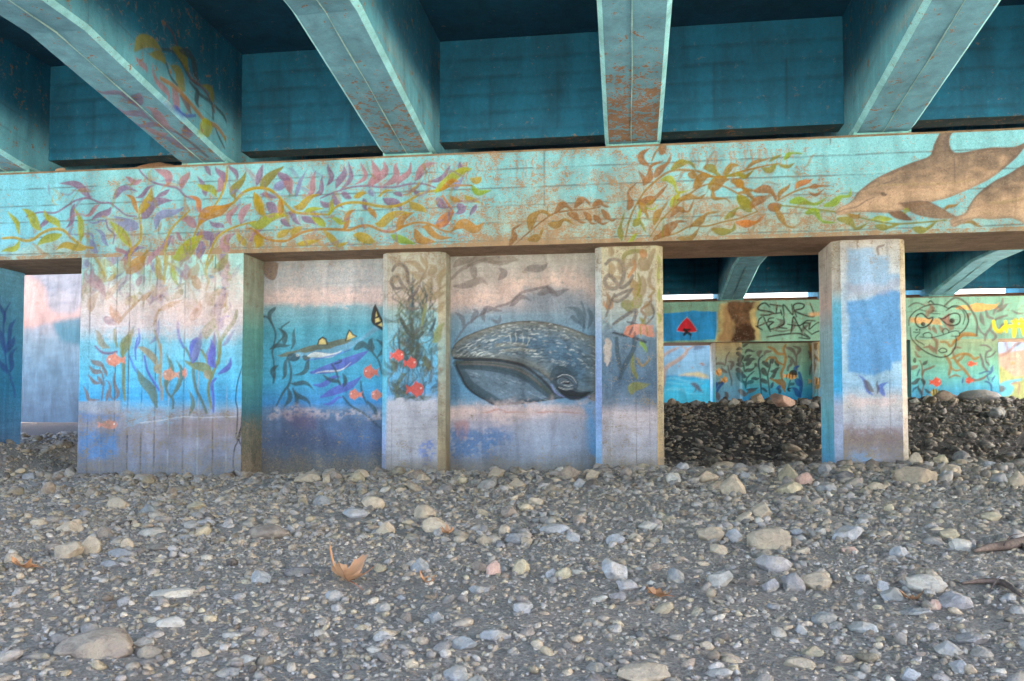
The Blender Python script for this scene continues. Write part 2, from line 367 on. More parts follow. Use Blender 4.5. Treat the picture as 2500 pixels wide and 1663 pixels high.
# ---- beam: turquoise coat, beige wear towards the middle and the underside
u, v = beam.uv[:, 0] + beam.O[0], beam.uv[:, 1]
n_ = fbm(u * 0.9, v * 2.2, 21, 5); nb = fbm(u * 2.2, v * 5, 22, 4)
left = sstep(-6.6, -8.4, u)
beam.col[:] = TURQ * (1 - left[:, None]) + lin((116, 202, 232)) * left[:, None]
low = sstep(0.75, 0.15, v)
k = (0.55 * low * sstep(0.3, 0.65, n_))[:, None]; beam.col[:] = beam.col * (1 - k) + lin((176, 190, 166)) * k
k = (0.5 * sstep(-2.9, 0.3, u) * sstep(3.2, 0.6, u) * sstep(1.1, 0.4, v) * sstep(0.3, 0.7, nb))[:, None]; beam.col[:] = beam.col * (1 - k) + lin((184, 176, 146)) * k
beam.wear[:] = 0.36 + 0.16 * low + 0.10 * sstep(-3.6, -1.5, u) * sstep(1.6, -0.2, u) - 0.14 * left - 0.10 * sstep(2.0, 4.0, u) + 0.45 * (nb - 0.5)
beam.wear[v < 0.05] += 0.25
for z, dk in ((0.075, 0.8), (0.30, 0.75), (0.52, 0.7), (0.745, 0.8), (0.985, 0.75)): seam(beam, 1, z, 0.007, 0.015, dk, 0.006)
for x, lo, hi in ((-1.02, .5, 1.2), (-0.98, 0, .5), (-6.25, .05, .8), (-4.4, .75, 1.0), (0.7, .3, .75), (2.45, .98, 1.2), (3.62, .3, .99), (-3.0, .3, .53), (1.3, .05, .3)):
    seam(beam, 0, x - beam.O[0], 0.006, 0.014, 0.75, 0.003, lo, hi)
for (x0, x1) in ((0.6, 2.2), (-2.6, -1.1)):      # brown drips below the top edge
    for _ in range(34):
        x = random.uniform(x0, x1); L = random.uniform(0.04, 0.32)
        m = (np.abs(u - x - 0.01 * np.sin(v * 40)) < 0.008) & (v > 1.10 - L) & (v < 1.1); beam.col[m] = beam.col[m] * 0.45 + lin((168, 128, 92)) * 0.55
BF = [beam, pierN['front']]

# ---- wide painted pier
pf = pierN['front']
grad(pf, [(600, (156, 212, 206), .30), (665, (156, 208, 202), .30), (705, (186, 204, 200), .28), (745, (214, 200, 196), .24), (790, (206, 200, 206), .2), (835, (120, 194, 216), .14), (900, (84, 190, 222), .08), (975, (44, 164, 218), .06), (990, (96, 168, 206), .2),
          (1010, (160, 160, 172), .45), (1060, (150, 142, 150), .42), (1120, (142, 144, 160), .4), (1170, (128, 140, 160), .35)], 390, 0.05)
for nm in ('left', 'right', 'back'):
    grad(pierN[nm], [(600, (158, 172, 150), .5), (740, (172, 190, 172), .4), (800, (112, 186, 176), .15), (930, (84, 176, 180), .12), (1000, (58, 140, 160), .2), (1050, (112, 122, 112), .5), (1170, (118, 104, 84), .5)], 610, 0.06)
# ---- columns and infill panels, base coats; right chamfers carry warm side light in their colour
def coat(fs, front, cl, cr, lf, rt, cx):
    for nm, st in (('front', front), ('cl', cl), ('cr', cr), ('left', lf), ('right', rt)):
        if st: grad(fs[nm], st, cx, 0.04, seed=sum(map(ord, nm)) % 50)
    fs['back'].col[:] = lin((150, 150, 135))
BEI = (188, 176, 150)
c2f = [(600, (172, 178, 162), .5), (680, (176, 170, 154), .45), (735, (196, 172, 160), .35), (760, (150, 180, 176), .25), (840, (98, 178, 205), .15), (960, (84, 160, 205), .15), (985, (188, 184, 192), .3), (1060, (186, 178, 180), .35), (1120, (172, 168, 172), .35), (1160, (150, 136, 118), .4)]
coat(colN[1], c2f, [(600, (190, 190, 178), .4), (720, (205, 196, 186), .3), (800, (112, 208, 226), .1), (960, (100, 206, 230), .08), (1020, (150, 196, 225), .15), (1090, (172, 180, 216), .25), (1160, (176, 182, 206), .3)],
     [(600, (170, 174, 158), .5), (760, (190, 178, 150), .4), (850, (150, 180, 176), .3), (960, (170, 168, 148), .45), (1160, (176, 150, 104), .4)], None, [(600, (170, 174, 158), .5), (800, (176, 186, 170), .4), (960, (160, 166, 150), .45), (1160, (170, 142, 98), .4)], 1000)
coat(colN[2], [(600, (182, 182, 150), .5), (700, (190, 180, 158), .42), (790, (150, 172, 176), .35), (830, (96, 124, 144), .25), (930, (74, 108, 136), .25), (985, (112, 126, 142), .35), (1010, (192, 172, 170), .3), (1080, (172, 166, 172), .4), (1160, (160, 150, 140), .4)],
     [(600, (196, 200, 188), .45), (740, (190, 200, 204), .3), (820, (150, 182, 220), .15), (960, (148, 168, 216), .2), (1060, (150, 182, 222), .2), (1160, (150, 196, 226), .2)],
     [(600, (196, 190, 150), .45), (760, (208, 192, 150), .4), (980, (198, 176, 132), .5), (1160, (196, 156, 98), .45)], None, [(600, (180, 172, 140), .5), (1160, (170, 140, 96), .5)], 1540)
coat(colN[3], [(590, (186, 184, 174), .45), (680, (196, 206, 212), .25), (720, (170, 196, 214), .2), (900, (164, 200, 218), .2), (940, (150, 192, 218), .2), (985, (206, 196, 190), .25), (1030, (182, 180, 188), .35), (1070, (140, 122, 118), .45), (1150, (164, 158, 162), .45)],
     [(590, (180, 176, 158), .5), (700, (196, 190, 180), .3), (740, (104, 200, 228), .08), (840, (48, 188, 236), .05), (950, (44, 184, 236), .05), (990, (190, 190, 206), .2), (1150, (172, 182, 206), .3)],
     [(590, (206, 190, 150), .5), (800, (214, 200, 176), .35), (1000, (222, 194, 168), .3), (1150, (190, 174, 150), .45)],
     [(590, (196, 196, 188), .35), (690, (226, 204, 196), .2), (760, (166, 206, 216), .12), (960, (140, 204, 222), .1), (1010, (112, 204, 220), .08), (1090, (90, 190, 222), .08), (1160, (80, 176, 224), .1)], None, 2120)
coat(colN[4], [(590, (170, 180, 165), .4), (900, (90, 170, 200), .2), (1150, (150, 150, 150), .4)], *[[(590, (170, 180, 165), .4), (1150, (150, 150, 140), .4)]] * 4, 2400)
coat(colN[0], [(640, (120, 190, 225), .1), (800, (96, 178, 226), .08), (940, (52, 160, 226), .05), (1000, (40, 140, 210), .08), (1072, (90, 140, 190), .2), (1160, (110, 130, 160), .3)], *[[(640, (120, 190, 225), .1), (940, (60, 165, 228), .06), (1072, (90, 140, 190), .2)]] * 4, 20)
grad(pan1, [(625, (150, 162, 166), .3), (690, (168, 172, 176), .25), (735, (206, 180, 174), .2), (752, (126, 170, 182), .15), (800, (72, 160, 182), .06), (930, (56, 168, 206), .05), (985, (50, 140, 200), .06), (1000, (104, 138, 172), .2), (1030, (92, 116, 146), .25), (1085, (84, 98, 122), .32), (1115, (92, 104, 120), .35), (1165, (106, 104, 98), .4)], 790, 0.035)
grad(pan2, [(620, (164, 164, 156), .35), (680, (176, 166, 158), .25), (740, (176, 160, 158), .2), (770, (122, 148, 164), .12), (830, (96, 140, 166), .08), (950, (84, 142, 178), .08), (985, (112, 150, 176), .15), (1005, (196, 166, 158), .2), (1035, (168, 160, 172), .25), (1080, (142, 152, 174), .3), (1130, (140, 144, 152), .35), (1165, (150, 140, 126), .4)], 1280, 0.035)
def seams(f, xs, **kw):
    for x in xs: seam(f, 0, x, **kw)
W_ = lin((196, 196, 190))
seams(pf, [0.14, 0.53, 0.72, 0.92, 1.11, 1.52, 1.94], depth=0.006, width=0.014, dark=0.85)
seams(pf, [1.31, 1.73, 2.13, 0.33], depth=-0.006, width=0.013, dark=0.7, lightcol=W_)
seams(colN[1]['front'], [0.19, 0.47], depth=-0.004, width=0.010, dark=0.55, lightcol=W_); seams(colN[1]['front'], [0.07, 0.35], depth=0.003, width=0.008, dark=0.4)
seams(colN[2]['front'], [0.12], depth=-0.004, width=0.010, dark=0.55, lightcol=W_); seams(colN[2]['front'], [0.43, 0.60], depth=0.004, width=0.009, dark=0.5)
seams(colN[3]['front'], [0.20, 0.55], depth=0.004, width=0.010, dark=0.45); seams(colN[3]['left'], [0.2, 0.42], depth=0.003, width=0.010, dark=0.3)

# ---- murals: kelp, fish, shark, dolphins, whale (strokes read off the photograph)
paint(BF, 'A', '''
s v 16 220,500 330,465 450,470 540,420 620,370 720,350 820,385 900,390 960,430 1040,490 1120,500
l v 48 740,340 650,260 490,230
l v 40 930,350 990,290 1130,295
l v 38 610,400 590,510 540,600
l p 34 815,405 760,470 690,500
l v 40 910,430 850,480 750,530
l v 48 390,480 360,550 330,610
l b 24 880,545 800,550 710,530
s v 16 870,530 890,600 940,650 930,720
l b 38 890,740 850,660 780,605
l b 74 1130,590 1040,570 940,500
l b 78 1280,600 1360,490 1510,425
l v 78 1170,510 1240,420 1410,370
l p 40 1160,200 1090,210 1030,175
l v 38 1120,345 1190,290 1270,245
l v 34 1390,280 1340,320 1280,350
s v 18 1130,90 1180,160 1260,220 1380,250 1460,270 1520,330 1600,360
l p 54 1380,240 1370,160 1270,110
l p 48 1490,270 1510,190 1560,130
l v 46 2110,240 2130,160 2160,75
l b 60 2260,270 2320,240 2357,230
l v 46 1690,330 1670,270 1620,170
l p 46 1780,300 1820,230 1850,140
l v 40 1840,220 1830,150 1770,90
l v 42 1950,200 1920,120 1880,70
l v 34 1730,160 1700,110 1670,80
l p 54 1610,580 1560,540 1490,530
l v 44 1840,590 1780,570 1720,530
l p 54 1900,570 1900,480 1960,400
l p 48 1980,560 2000,450 2060,390
l v 54 1620,650 1720,660 1810,630
l v 36 1740,660 1740,720 1710,770
l p 64 1860,790 1850,720 1930,640
l v 42 1320,760 1380,710 1420,660
l p 28 1430,740 1420,700 1430,660
l p 34 1500,700 1470,660 1440,630
l v 62 1640,840 1660,760 1630,700
l b 26 770,700 720,650 570,640
l p 40 1060,830 980,780 950,740
l v 40 1000,860 1080,800 1200,760
l p 44 1210,900 1280,810 1300,740
l p 46 2050,700 2110,640 2160,600
l b 40 800,800 760,740 730,690
s y 24 20,680 120,675 200,700 270,690 340,640 430,605 520,615 590,680 680,745 760,760
l g 44 150,640 130,540 65,460
l g 54 330,610 265,520 185,440
l g 44 490,590 430,520 365,450
l g 44 665,700 655,580 605,430
l g 58 500,650 400,690 305,740
l g 34 160,700 110,770 10,790
l y 44 700,770 560,745 460,775
l g 80 1080,750 990,650 900,540
l y 58 1145,480 1200,380 1245,260
l o 34 1130,470 1090,370 1030,320
s y 22 1145,490 1160,600 1150,700 1080,780 1040,880
l O 50 1650,470 1640,380 1550,330
s y 24 1580,700 1640,560 1750,450 1900,400 1990,310 2080,270 2180,270 2260,310 2320,390 2330,500
s y 20 1870,90 1860,200 1820,320 1760,420
l e 68 2150,270 2200,190 2330,90
l e 74 1930,350 1950,260 2020,130
l g 44 1775,335 1720,260 1620,230
l y 80 2090,310 2140,420 2190,520
l o 84 1640,560 1750,470 1900,390
s y 20 1690,900 1740,760 1800,660 1920,590 2100,540
s y 16 2060,590 2120,640 2200,690 2357,700
s y 20 1350,900 1370,700 1420,590 1560,450
l g 94 1440,840 1530,760 1660,660
l y 44 2010,740 1990,690 1950,620
l y 54 2160,730 2120,700 2100,650
l o 46 1180,900 1190,830 1200,760
''', PAL, wear=.2, fat=1.08)
paint(BF, 'B', '''
s v 18 660,415 760,370 850,340 940,315 1060,305 1180,315 1320,315 1440,290 1560,285 1680,320
l b 44 440,400 460,310 540,160
l p 44 530,410 580,310 620,170
l v 38 590,400 660,330 680,210
l v 54 720,300 750,200 730,110
l v 48 800,320 850,220 870,130
l v 48 850,330 930,220 910,85
l p 46 970,290 1060,200 1020,90
l p 58 1080,300 1150,200 1115,75
l p 58 1120,300 1220,200 1220,85
l p 54 1220,300 1340,210 1335,100
l p 48 1340,300 1420,220 1460,95
l p 48 1500,250 1560,170 1690,100
l v 48 1620,270 1750,220 1815,120
l v 44 1900,200 1900,150 1895,90
l b 40 1100,340 1110,370 1130,400
l v 44 1310,370 1360,375 1390,400
l v 44 1490,350 1520,370 1550,390
l v 54 1220,420 1310,460 1380,530
l v 58 1690,420 1730,460 1790,500
l v 54 1880,470 1910,510 1860,550
l v 40 2040,470 2020,520 1980,575
l v 40 1040,420 1050,470 1080,520
l v 40 780,380 800,440 860,500
l v 54 370,540 420,590 490,650
l v 48 500,580 560,610 620,650
l v 64 190,460 240,510 280,570
l v 40 310,610 350,630 400,660
l v 44 560,520 620,560 680,600
l b 64 250,330 310,300 340,290
l p 64 340,260 380,280 410,380
l v 54 290,190 340,230 380,260
l v 34 130,380 200,380 300,410
l b 64 1800,270 1860,300 1930,230
l v 40 850,370 890,390 940,410
l v 36 660,440 720,470 790,470
s y 24 0,350 100,325 200,335 280,390 340,450 420,530 520,550 640,555 740,560
s y 26 740,550 800,490 900,455 1020,455 1150,480 1280,490 1400,460 1500,400 1600,360 1720,340
s o 20 1720,340 1800,310 1880,300 2000,300
l g 76 1680,360 1760,290 1900,180 2000,150
l G 64 2000,300 2060,360 2170,345
l y 54 1990,240 2050,260 2080,240
l o 38 1720,340 1810,280 1890,270
s o 24 0,680 60,690 140,750 240,790 340,795 430,755 520,710 650,690 800,690 920,695 1010,660 1100,660 1200,700 1300,710 1400,660 1500,630 1620,640 1720,690 1800,710 1860,680
l o 84 1840,680 1930,640 2030,690 2110,630
l o 64 1340,690 1380,610 1490,540
l y 90 1150,640 1250,590 1460,545
l y 60 1450,450 1520,500 1600,545
l o 44 1090,490 1130,540 1150,600
l o 54 860,690 900,600 970,510
l g 44 880,620 820,610 750,590
l g 44 730,560 760,480 780,420
l y 40 960,400 1010,385 1070,370
l y 28 1170,395 1210,360 1330,345
l y 40 1450,400 1490,340 1545,250
l g 54 700,660 650,620 580,580
l y 54 430,490 520,470 650,380
l g 34 520,530 580,510 690,505
l y 54 690,700 760,770 820,830 910,800
l y 88 960,740 1060,760 1150,800
l G 60 1290,740 1380,780 1500,820
l o 60 1500,690 1560,780 1680,800
l o 68 1560,670 1650,740 1830,760
l O 74 1690,650 1760,590 1840,540
s O 22 1740,390 1800,480 1840,540
l o 40 1810,400 1860,430 1930,440
l y 44 1940,390 1990,430 2080,460
l y 54 280,760 330,720 390,690
l y 48 410,750 440,700 500,660
l y 58 450,820 540,800 670,780
l y 50 90,850 110,790 90,740
l y 75 100,380 130,470 160,560
l g 96 40,640 170,610 370,570
l o 44 300,560 300,480 310,420
''', PAL, wear=.2, fat=1.08)
paint(BF, 'C', '''
s n 18 195,945 300,850 430,740 550,660 700,630 850,620 960,600
b n 62 160,940 200,860 190,800 285,740
b N 84 340,790 360,700 440,640 540,680
b N 74 330,890 420,860 460,770
b n 66 570,640 630,580 690,610 710,640
b N 70 510,750 580,760 650,710 750,770
b n 64 740,600 790,540 840,540 880,600
b n 64 680,660 740,680 780,730 840,740
b n 58 820,650 860,690 880,740 930,750
b n 58 910,680 940,710 980,750 1040,730
b n 58 900,590 950,560 1000,590 1050,600
b n 58 980,630 1020,680 1060,720 1105,705
s N 22 1180,890 1220,720 1270,600 1350,470 1430,390 1530,310 1620,275 1740,275 1850,290 1950,330 2060,330 2200,290 2357,250
s N 18 1400,870 1500,720 1620,600 1720,510 1850,420 1960,390
s N 18 1430,900 1530,860 1640,830 1760,770 1900,770 2060,730 2200,700 2300,660 2357,640
s N 18 1960,390 2060,420 2160,470 2260,530 2357,640
b n 62 1210,620 1230,560 1210,470 1290,380
b e 56 1150,890 1140,780 1180,640
b n 68 1350,400 1400,330 1410,240 1520,190
l n 56 1400,240 1330,190 1330,130 1400,80
b n 66 1450,330 1490,270 1560,210 1590,130
s N 18 1420,190 1450,120 1500,60
l n 54 1500,130 1510,80 1530,40
l n 34 1340,380 1340,330 1300,270
b e 68 1600,260 1680,210 1760,210 1810,270
b g 60 1510,360 1570,350 1620,400 1650,470 1760,450
b N 66 1750,310 1800,330 1850,400
b e 76 1890,250 1950,260 2000,310 2040,340
l N 44 2050,310 2110,260 2200,235
l e 44 2070,330 2190,310 2250,330 2320,270
l N 66 1790,430 1860,350 1960,330
l N 96 1930,420 2000,390 2100,360
b N 40 1960,430 1970,520 2080,530 2120,580
b N 72 2130,370 2200,390 2240,440 2357,460
b n 82 1310,560 1400,540 1470,500 1560,400
b N 66 1310,570 1360,640 1390,700
l g 62 1590,600 1620,530 1660,480
b N 56 1650,540 1750,510 1840,520 1900,480
s g 16 1370,610 1430,620 1460,590
b N 66 1440,750 1470,660 1520,610 1565,540
b n 60 1590,680 1650,620 1740,640 1790,540
b e 66 1260,760 1310,730 1370,830
l g 34 1290,720 1310,660 1320,620
b n 66 1440,880 1530,830 1550,770 1640,730 1750,730
l n 44 1560,860 1590,780 1650,740
b N 66 1780,760 1850,720 1910,660 2030,640
b e 72 1960,800 2050,820 2140,800 2150,740
b e 56 2070,700 2130,660 2180,610 2250,620
l g 66 2180,500 2250,560 2310,610
b O 60 2210,740 2300,740 2357,730
l g 40 1210,910 1250,870 1305,830
l N 44 1640,880 1740,880 1840,780
''', PAL, wear=.2, fat=1.08)
paint(BF, 'D', '''
s N 16 0,405 120,380 220,355 340,335
l N 34 70,380 150,310 270,290
l e 32 260,320 310,280 365,260
b G 40 390,300 440,250 550,255
l e 40 200,370 280,390 330,340
l e 38 340,345 410,355 470,330
l e 34 0,400 50,440 140,390
b N 66 0,480 30,520 100,570
b n 72 150,560 240,545 300,590 320,650
l e 68 10,610 70,670 120,730
l N 44 0,580 100,600 160,640
l n 84 260,690 310,690 360,670
b N 54 310,690 360,780 410,850 500,860
l N 34 340,640 380,560 435,495
s N 16 330,640 460,570 590,530 700,520
l O 38 480,540 530,490 620,460
b n 46 600,530 660,520 770,520
l n 34 590,570 650,590 720,540
b G 66 440,650 520,640 640,670 740,610
b G 60 720,680 790,660 850,610 920,600 930,540
s e 18 350,680 480,690 620,710 800,730 950,760 1100,800 1300,830 1500,820 1720,800
b G 60 570,740 640,730 700,810 820,820
b e 66 830,790 920,810 980,870 1080,820
l N 34 910,760 980,770 1010,740
b e 60 1140,850 1230,860 1340,830
b e 66 1450,870 1540,880 1640,810
l g 34 1270,790 1180,790 1100,800
l N 34 1700,730 1760,690 1830,650
l N 40 1860,830 1940,830 2020,850
b O 66 0,820 80,830 170,810 230,750
l n 66 120,700 180,640 240,600
''', PAL, wear=.2, fat=1.08)
def sprigs(fs, n, box, cols, ang, seed):
    rg = random.Random(seed)
    for _ in range(n):
        x, y = rg.uniform(box[0], box[1]), rg.uniform(box[2], box[3]); a_ = rg.uniform(*ang); L = rg.uniform(22, 60); bd = rg.uniform(-9, 9)
        stroke(fs, [(x, y), (x + math.cos(a_) * L * .5 - math.sin(a_) * bd, y + math.sin(a_) * L * .5 + math.cos(a_) * bd), (x + math.cos(a_) * L, y + math.sin(a_) * L)], rg.uniform(3, 8.5), PAL[rg.choice(cols)], rg.choice('lls'), rg.uniform(.3, .6))
sprigs(BF, 150, (120, 1130, 430, 640), 'vvpybeo', (-2.6, 0.2), 4)
sprigs(BF, 60, (200, 560, 560, 760), 'vpyoe', (-2.2, -0.8), 5)
sprigs(BF, 60, (1520, 1960, 400, 590), 'nNeN', (-1.6, 0.3), 6)
DOL_D, DOL_L = lin((114, 99, 87)), lin((184, 158, 132))
def dol_shade(z0, z1, x0, slope):
    def sh(q, d, f, c):
        t = np.clip((q[:, 1] - z0 - (q[:, 0] - x0) * slope) / (z1 - z0), 0, 1)
        n = fbm(q[:, 0] * 7, q[:, 1] * 16, 31, 4)
        k = np.clip(sstep(0.15, 1.0, t + (n - 0.5) * 0.9) * 0.85 + 0.5 * sstep(-0.05, 0, d), 0, 1)[:, None]
        return DOL_L * (1 - k) + DOL_D * k
    return sh
def dshade(px, slope):
    q = beam.q(K('D', px)); return dol_shade(q[0][1], q[1][1], q[0][0], slope)
poly([beam], K('D', [(800, 735), (840, 690), (900, 668), (950, 630), (980, 580), (1050, 520), (1150, 450), (1300, 380), (1450, 320), (1580, 270), (1615, 180), (1655, 100), (1680, 72), (1775, 68), (1752, 110), (1745, 170), (1775, 235), (1850, 242), (1980, 218), (2100, 200), (2280, 195), (2390, 150), (2345, 225), (2290, 290), (2200, 370), (2080, 460), (1950, 525), (1830, 580), (1700, 628), (1640, 640), (1500, 680), (1380, 715), (1240, 742), (1100, 738), (950, 742), (850, 762), (808, 752)]), DOL_D, 0.97, wear=0.22, shade=dshade([(1250, 700), (1250, 400)], 0.16), vary=0.3)
paint([beam], 'D', '''
s x 12 805,742 900,708 980,690 1060,640 1130,610
l k 26 1180,585 1205,588 1230,586
l x 34 1700,240 1715,160 1745,90
s t 16 1150,512 1400,505 1700,500 1950,470
s x 8 1050,545 1200,500 1300,470
s x 9 1980,245 2150,235 2330,215
s x 7 1785,270 1785,380 1790,480
''', PAL, 0.7)
poly([beam], K('D', [(1320, 655), (1420, 650), (1500, 642), (1580, 650), (1660, 690), (1740, 740), (1805, 775), (1720, 790), (1600, 785), (1480, 760), (1400, 720)]), lin((134, 112, 92)), 0.97, wear=0.2, vary=0.25)
poly([beam], K('D', [(1235, 738), (1290, 782), (1370, 803), (1442, 802), (1405, 765), (1350, 725)]), lin((112, 84, 62)), 0.97, wear=0.2)
paint([beam], 'D', "s x 9 1330,665 1480,645 1570,652 1690,710 1790,770\nl g 30 1370,740 1390,715 1410,735", PAL, 0.8)
poly([beam], K('D', [(1750, 795), (1800, 770), (1870, 740), (1900, 690), (1960, 600), (2080, 500), (2200, 435), (2450, 345), (2450, 860), (2330, 815), (2240, 785), (2100, 795), (1950, 790), (1850, 830), (1785, 858), (1752, 842)]), DOL_D, 0.97, wear=0.2, shade=dshade([(2150, 760), (2150, 480)], 0.25), vary=0.3)
paint([beam], 'D', "s x 10 1758,835 1830,805 1900,790\ns t 30 2080,660 2220,650 2357,620\ns x 8 1900,690 1970,600 2090,500 2200,440 2357,385", PAL, 0.6)

# pier mural
for _ in range(110):
    x, y = random.uniform(60, 2000), random.uniform(40, 900); an = random.uniform(-2.4, -0.7); L = random.uniform(120, 300)
    c = random.choice('vvppoyybt'); bx = random.uniform(-60, 60)
    stroke([pf], K('P1', [(x, y), (x + math.cos(an) * L * .5 + bx, y + math.sin(an) * L * .5), (x + math.cos(an) * L, y + math.sin(an) * L)]), random.uniform(8, 19), PAL[c], 'l', random.uniform(.35, .7))
paint([pf], 'P1', '''
s y 45 240,60 290,180 360,280 390,380
l o 150 690,340 760,270 870,170 910,60
s y 40 900,40 740,100 690,250
l p 110 400,640 330,500 240,390 240,300
l y 100 1150,430 1090,300 1030,100
s y 45 1180,20 1190,200 1160,330 1150,480
l g 130 1270,130 1400,80 1570,20
s y 40 1800,10 1770,150 1690,280 1690,380 1720,450 1690,560
l e 130 1780,330 1890,220 1970,90
l g 70 1240,290 1290,400 1340,510
l o 90 1620,530 1560,460 1490,390
l o 100 1850,790 1900,700 1970,600
l o 80 850,690 920,640 1010,570
l O 90 570,990 540,880 470,760
s o 40 600,960 650,880 730,800 830,700
l o 80 1080,830 1230,740 1380,690
s o 36 1020,1010 1060,880 1090,800
l O 90 1500,950 1560,850 1610,700
l p 90 520,1000 440,950 400,900
l v 80 1850,1050 1860,700 1900,480
l v 90 1780,1500 1760,1350 1790,1100
''', PAL, 0.72)
P_PAL = dict(PAL)
paint([pf], 'P2', '''
s l 40 560,-60 575,150 580,300 580,450 595,600
l l 76 650,-200 610,0 570,110
s v 30 250,-20 330,50 420,60 500,40
s r 18 325,600 340,480 350,400 330,300 300,230
l r 40 300,410 220,390 160,310
l r 55 350,220 270,170 190,130
l r 50 330,280 250,270 180,200
l r 45 380,320 360,260 330,200
l r 40 330,430 300,360 280,320
l r 40 300,600 180,600 150,520 110,440
l r 45 455,600 430,480 380,370
l r 45 470,600 510,480 480,270
l r 36 385,610 380,560 390,480
s U 30 650,100 700,220 740,290
l c 110 960,680 900,490 800,380 730,240
s u 28 820,90 850,250 920,380 990,490
l t 74 980,230 930,120 820,20 740,-10
s t 36 1010,-40 1010,200 1000,380 1020,480 1020,600
l t 70 990,290 965,230 1010,190
s c 30 1150,700 1150,600 1080,500 1070,400
l c 64 1070,470 1120,300 1070,70
l c 54 1140,560 1220,420 1250,260 1190,140
l c 60 1340,780 1370,640 1330,480
s c 38 1540,750 1480,600 1420,480 1390,330 1380,180 1300,0
l l 104 1560,330 1480,230 1290,150
l t 70 1590,350 1550,310 1530,260
s l 38 1600,700 1560,480 1600,330 1690,100 1700,-50
s l 32 1600,300 1540,130 1480,20
s u 32 1620,740 1620,560 1600,420 1650,350
l u 54 1680,300 1780,220 1820,110
l u 84 1640,220 1600,100 1590,-100
l u 94 1380,160 1410,0 1470,-130
s u 24 720,130 715,0 740,-120
''', P_PAL, 0.9)
paint([pf], 'P1', '''
l l 110 1690,1180 1740,1050 1790,880
s l 55 1850,1500 1860,1250 1960,1080 2050,950 2080,830
l b 60 1890,1280 1980,1180 2050,1080
s l 40 1860,1220 1820,1050 1750,870
l b 90 1520,1470 1560,1300 1620,1080
s u 36 1400,1300 1340,1150 1330,980
l b 50 970,1250 1060,1080 1100,930
s t 40 1120,1400 1080,1230 1030,1080
l t 74 450,1300 340,1200 280,1080
s l 36 560,1290 520,1180 520,1070
s u 30 800,1300 840,1200 830,1060
l l 90 620,1350 680,1200 760,1040
l u 50 1840,1080 1900,960 1990,900
''', P_PAL, 0.78)
FISH_O, FISH_R = lin((232, 140, 108)), lin((226, 84, 66))
fish([pf], 'P2', 470, 140, 250, 150, FISH_O, -1); fish([pf], 'P2', 1110, 310, 220, 140, lin((214, 150, 118)), -1); fish([pf], 'P2', 410, 890, 260, 110, lin((232, 148, 118)), 1); fish([pf], 'P2', 1290, 290, 60, 120, FISH_O, 1)
poly([pf], K('P2', [(50, 620), (540, 610), (545, 750), (50, 720)]), lin((168, 164, 168)), 0.8, soft=4, smooth=False)
poly([pf], K('P2', [(40, 950), (520, 965), (515, 1300), (35, 1290)]), lin((60, 132, 190)), 0.75, soft=26, smooth=False, nz=14, vary=0.5)
poly([pf], K('P2', [(40, 760), (530, 780), (530, 830), (40, 830)]), lin((70, 130, 190)), 0.6, soft=12, smooth=False, nz=10)
poly([pf], K('P2', [(1290, 820), (1960, 800), (1960, 1010), (1200, 950)]), lin((150, 122, 118)), 0.65, soft=30, nz=14)
poly([pf], K('P2', [(560, 720), (1200, 700), (1260, 790), (900, 860), (600, 900)]), lin((130, 176, 200)), 0.7, soft=20, nz=24, thr=0.45, nscale=12)
stroke([pf], K('P2', [(760, 870), (1000, 840), (1250, 800), (1500, 805), (1960, 790)]), 1.6, lin((225, 222, 220)), 's', .8)
CRK = lin((36, 32, 34))
for pts, w in (([(1960, 200), (1900, 400), (1880, 600), (1900, 720), (1890, 960), (1880, 1010), (1900, 1090), (1870, 1150), (1850, 1310), (1870, 1530)], 3.2), ([(1950, 780), (1940, 920), (1910, 1040), (1960, 1170), (1980, 1310)], 3.2), ([(1945, 930), (1925, 1000), (1910, 1060)], 7.0)):
    stroke([pf], K('P2', pts), w, CRK, 's', 0.95)
# pale pink foam: overlaid wave haze put into the pier, panel and column colours
FOAM = lin((228, 196, 186)); FOAMW = lin((214, 206, 208))
for _ in range(9):
    x = random.uniform(230, 560); y = random.uniform(690, 790)
    poly([pf], [(x - 70, y - 20), (x, y - 45), (x + 80, y - 15), (x + 60, y + 30), (x - 40, y + 35)], FOAM, 0.35, soft=40, nz=30, thr=0.42, nscale=7, seed=int(x))
poly([pan1], K('S', [(180, 330), (400, 300), (640, 330), (915, 300), (915, 400), (780, 390), (560, 420), (400, 400), (180, 415)]), FOAM, 0.6, soft=26, nz=22, thr=0.43, nscale=9, smooth=False)
poly([pan1], K('S', [(190, 150), (915, 140), (915, 300), (190, 330)]), lin((182, 172, 170)), 0.5, soft=40, nz=20, thr=0.5, nscale=8, smooth=False)
poly([pan2], K('W', [(90, 330), (300, 330), (480, 230), (640, 240), (720, 220), (860, 200), (1000, 270), (1000, 380), (860, 330), (780, 300), (640, 330), (480, 390), (330, 410), (200, 440), (90, 440)]), lin((218, 184, 168)), 0.62, soft=34, nz=20, thr=0.36, nscale=9, smooth=False)
poly([pan2], K('W', [(600, 300), (760, 330), (900, 350), (1000, 420), (1000, 560), (880, 520), (700, 450), (560, 400)]), lin((116, 136, 150)), 0.75, soft=40, nz=12)

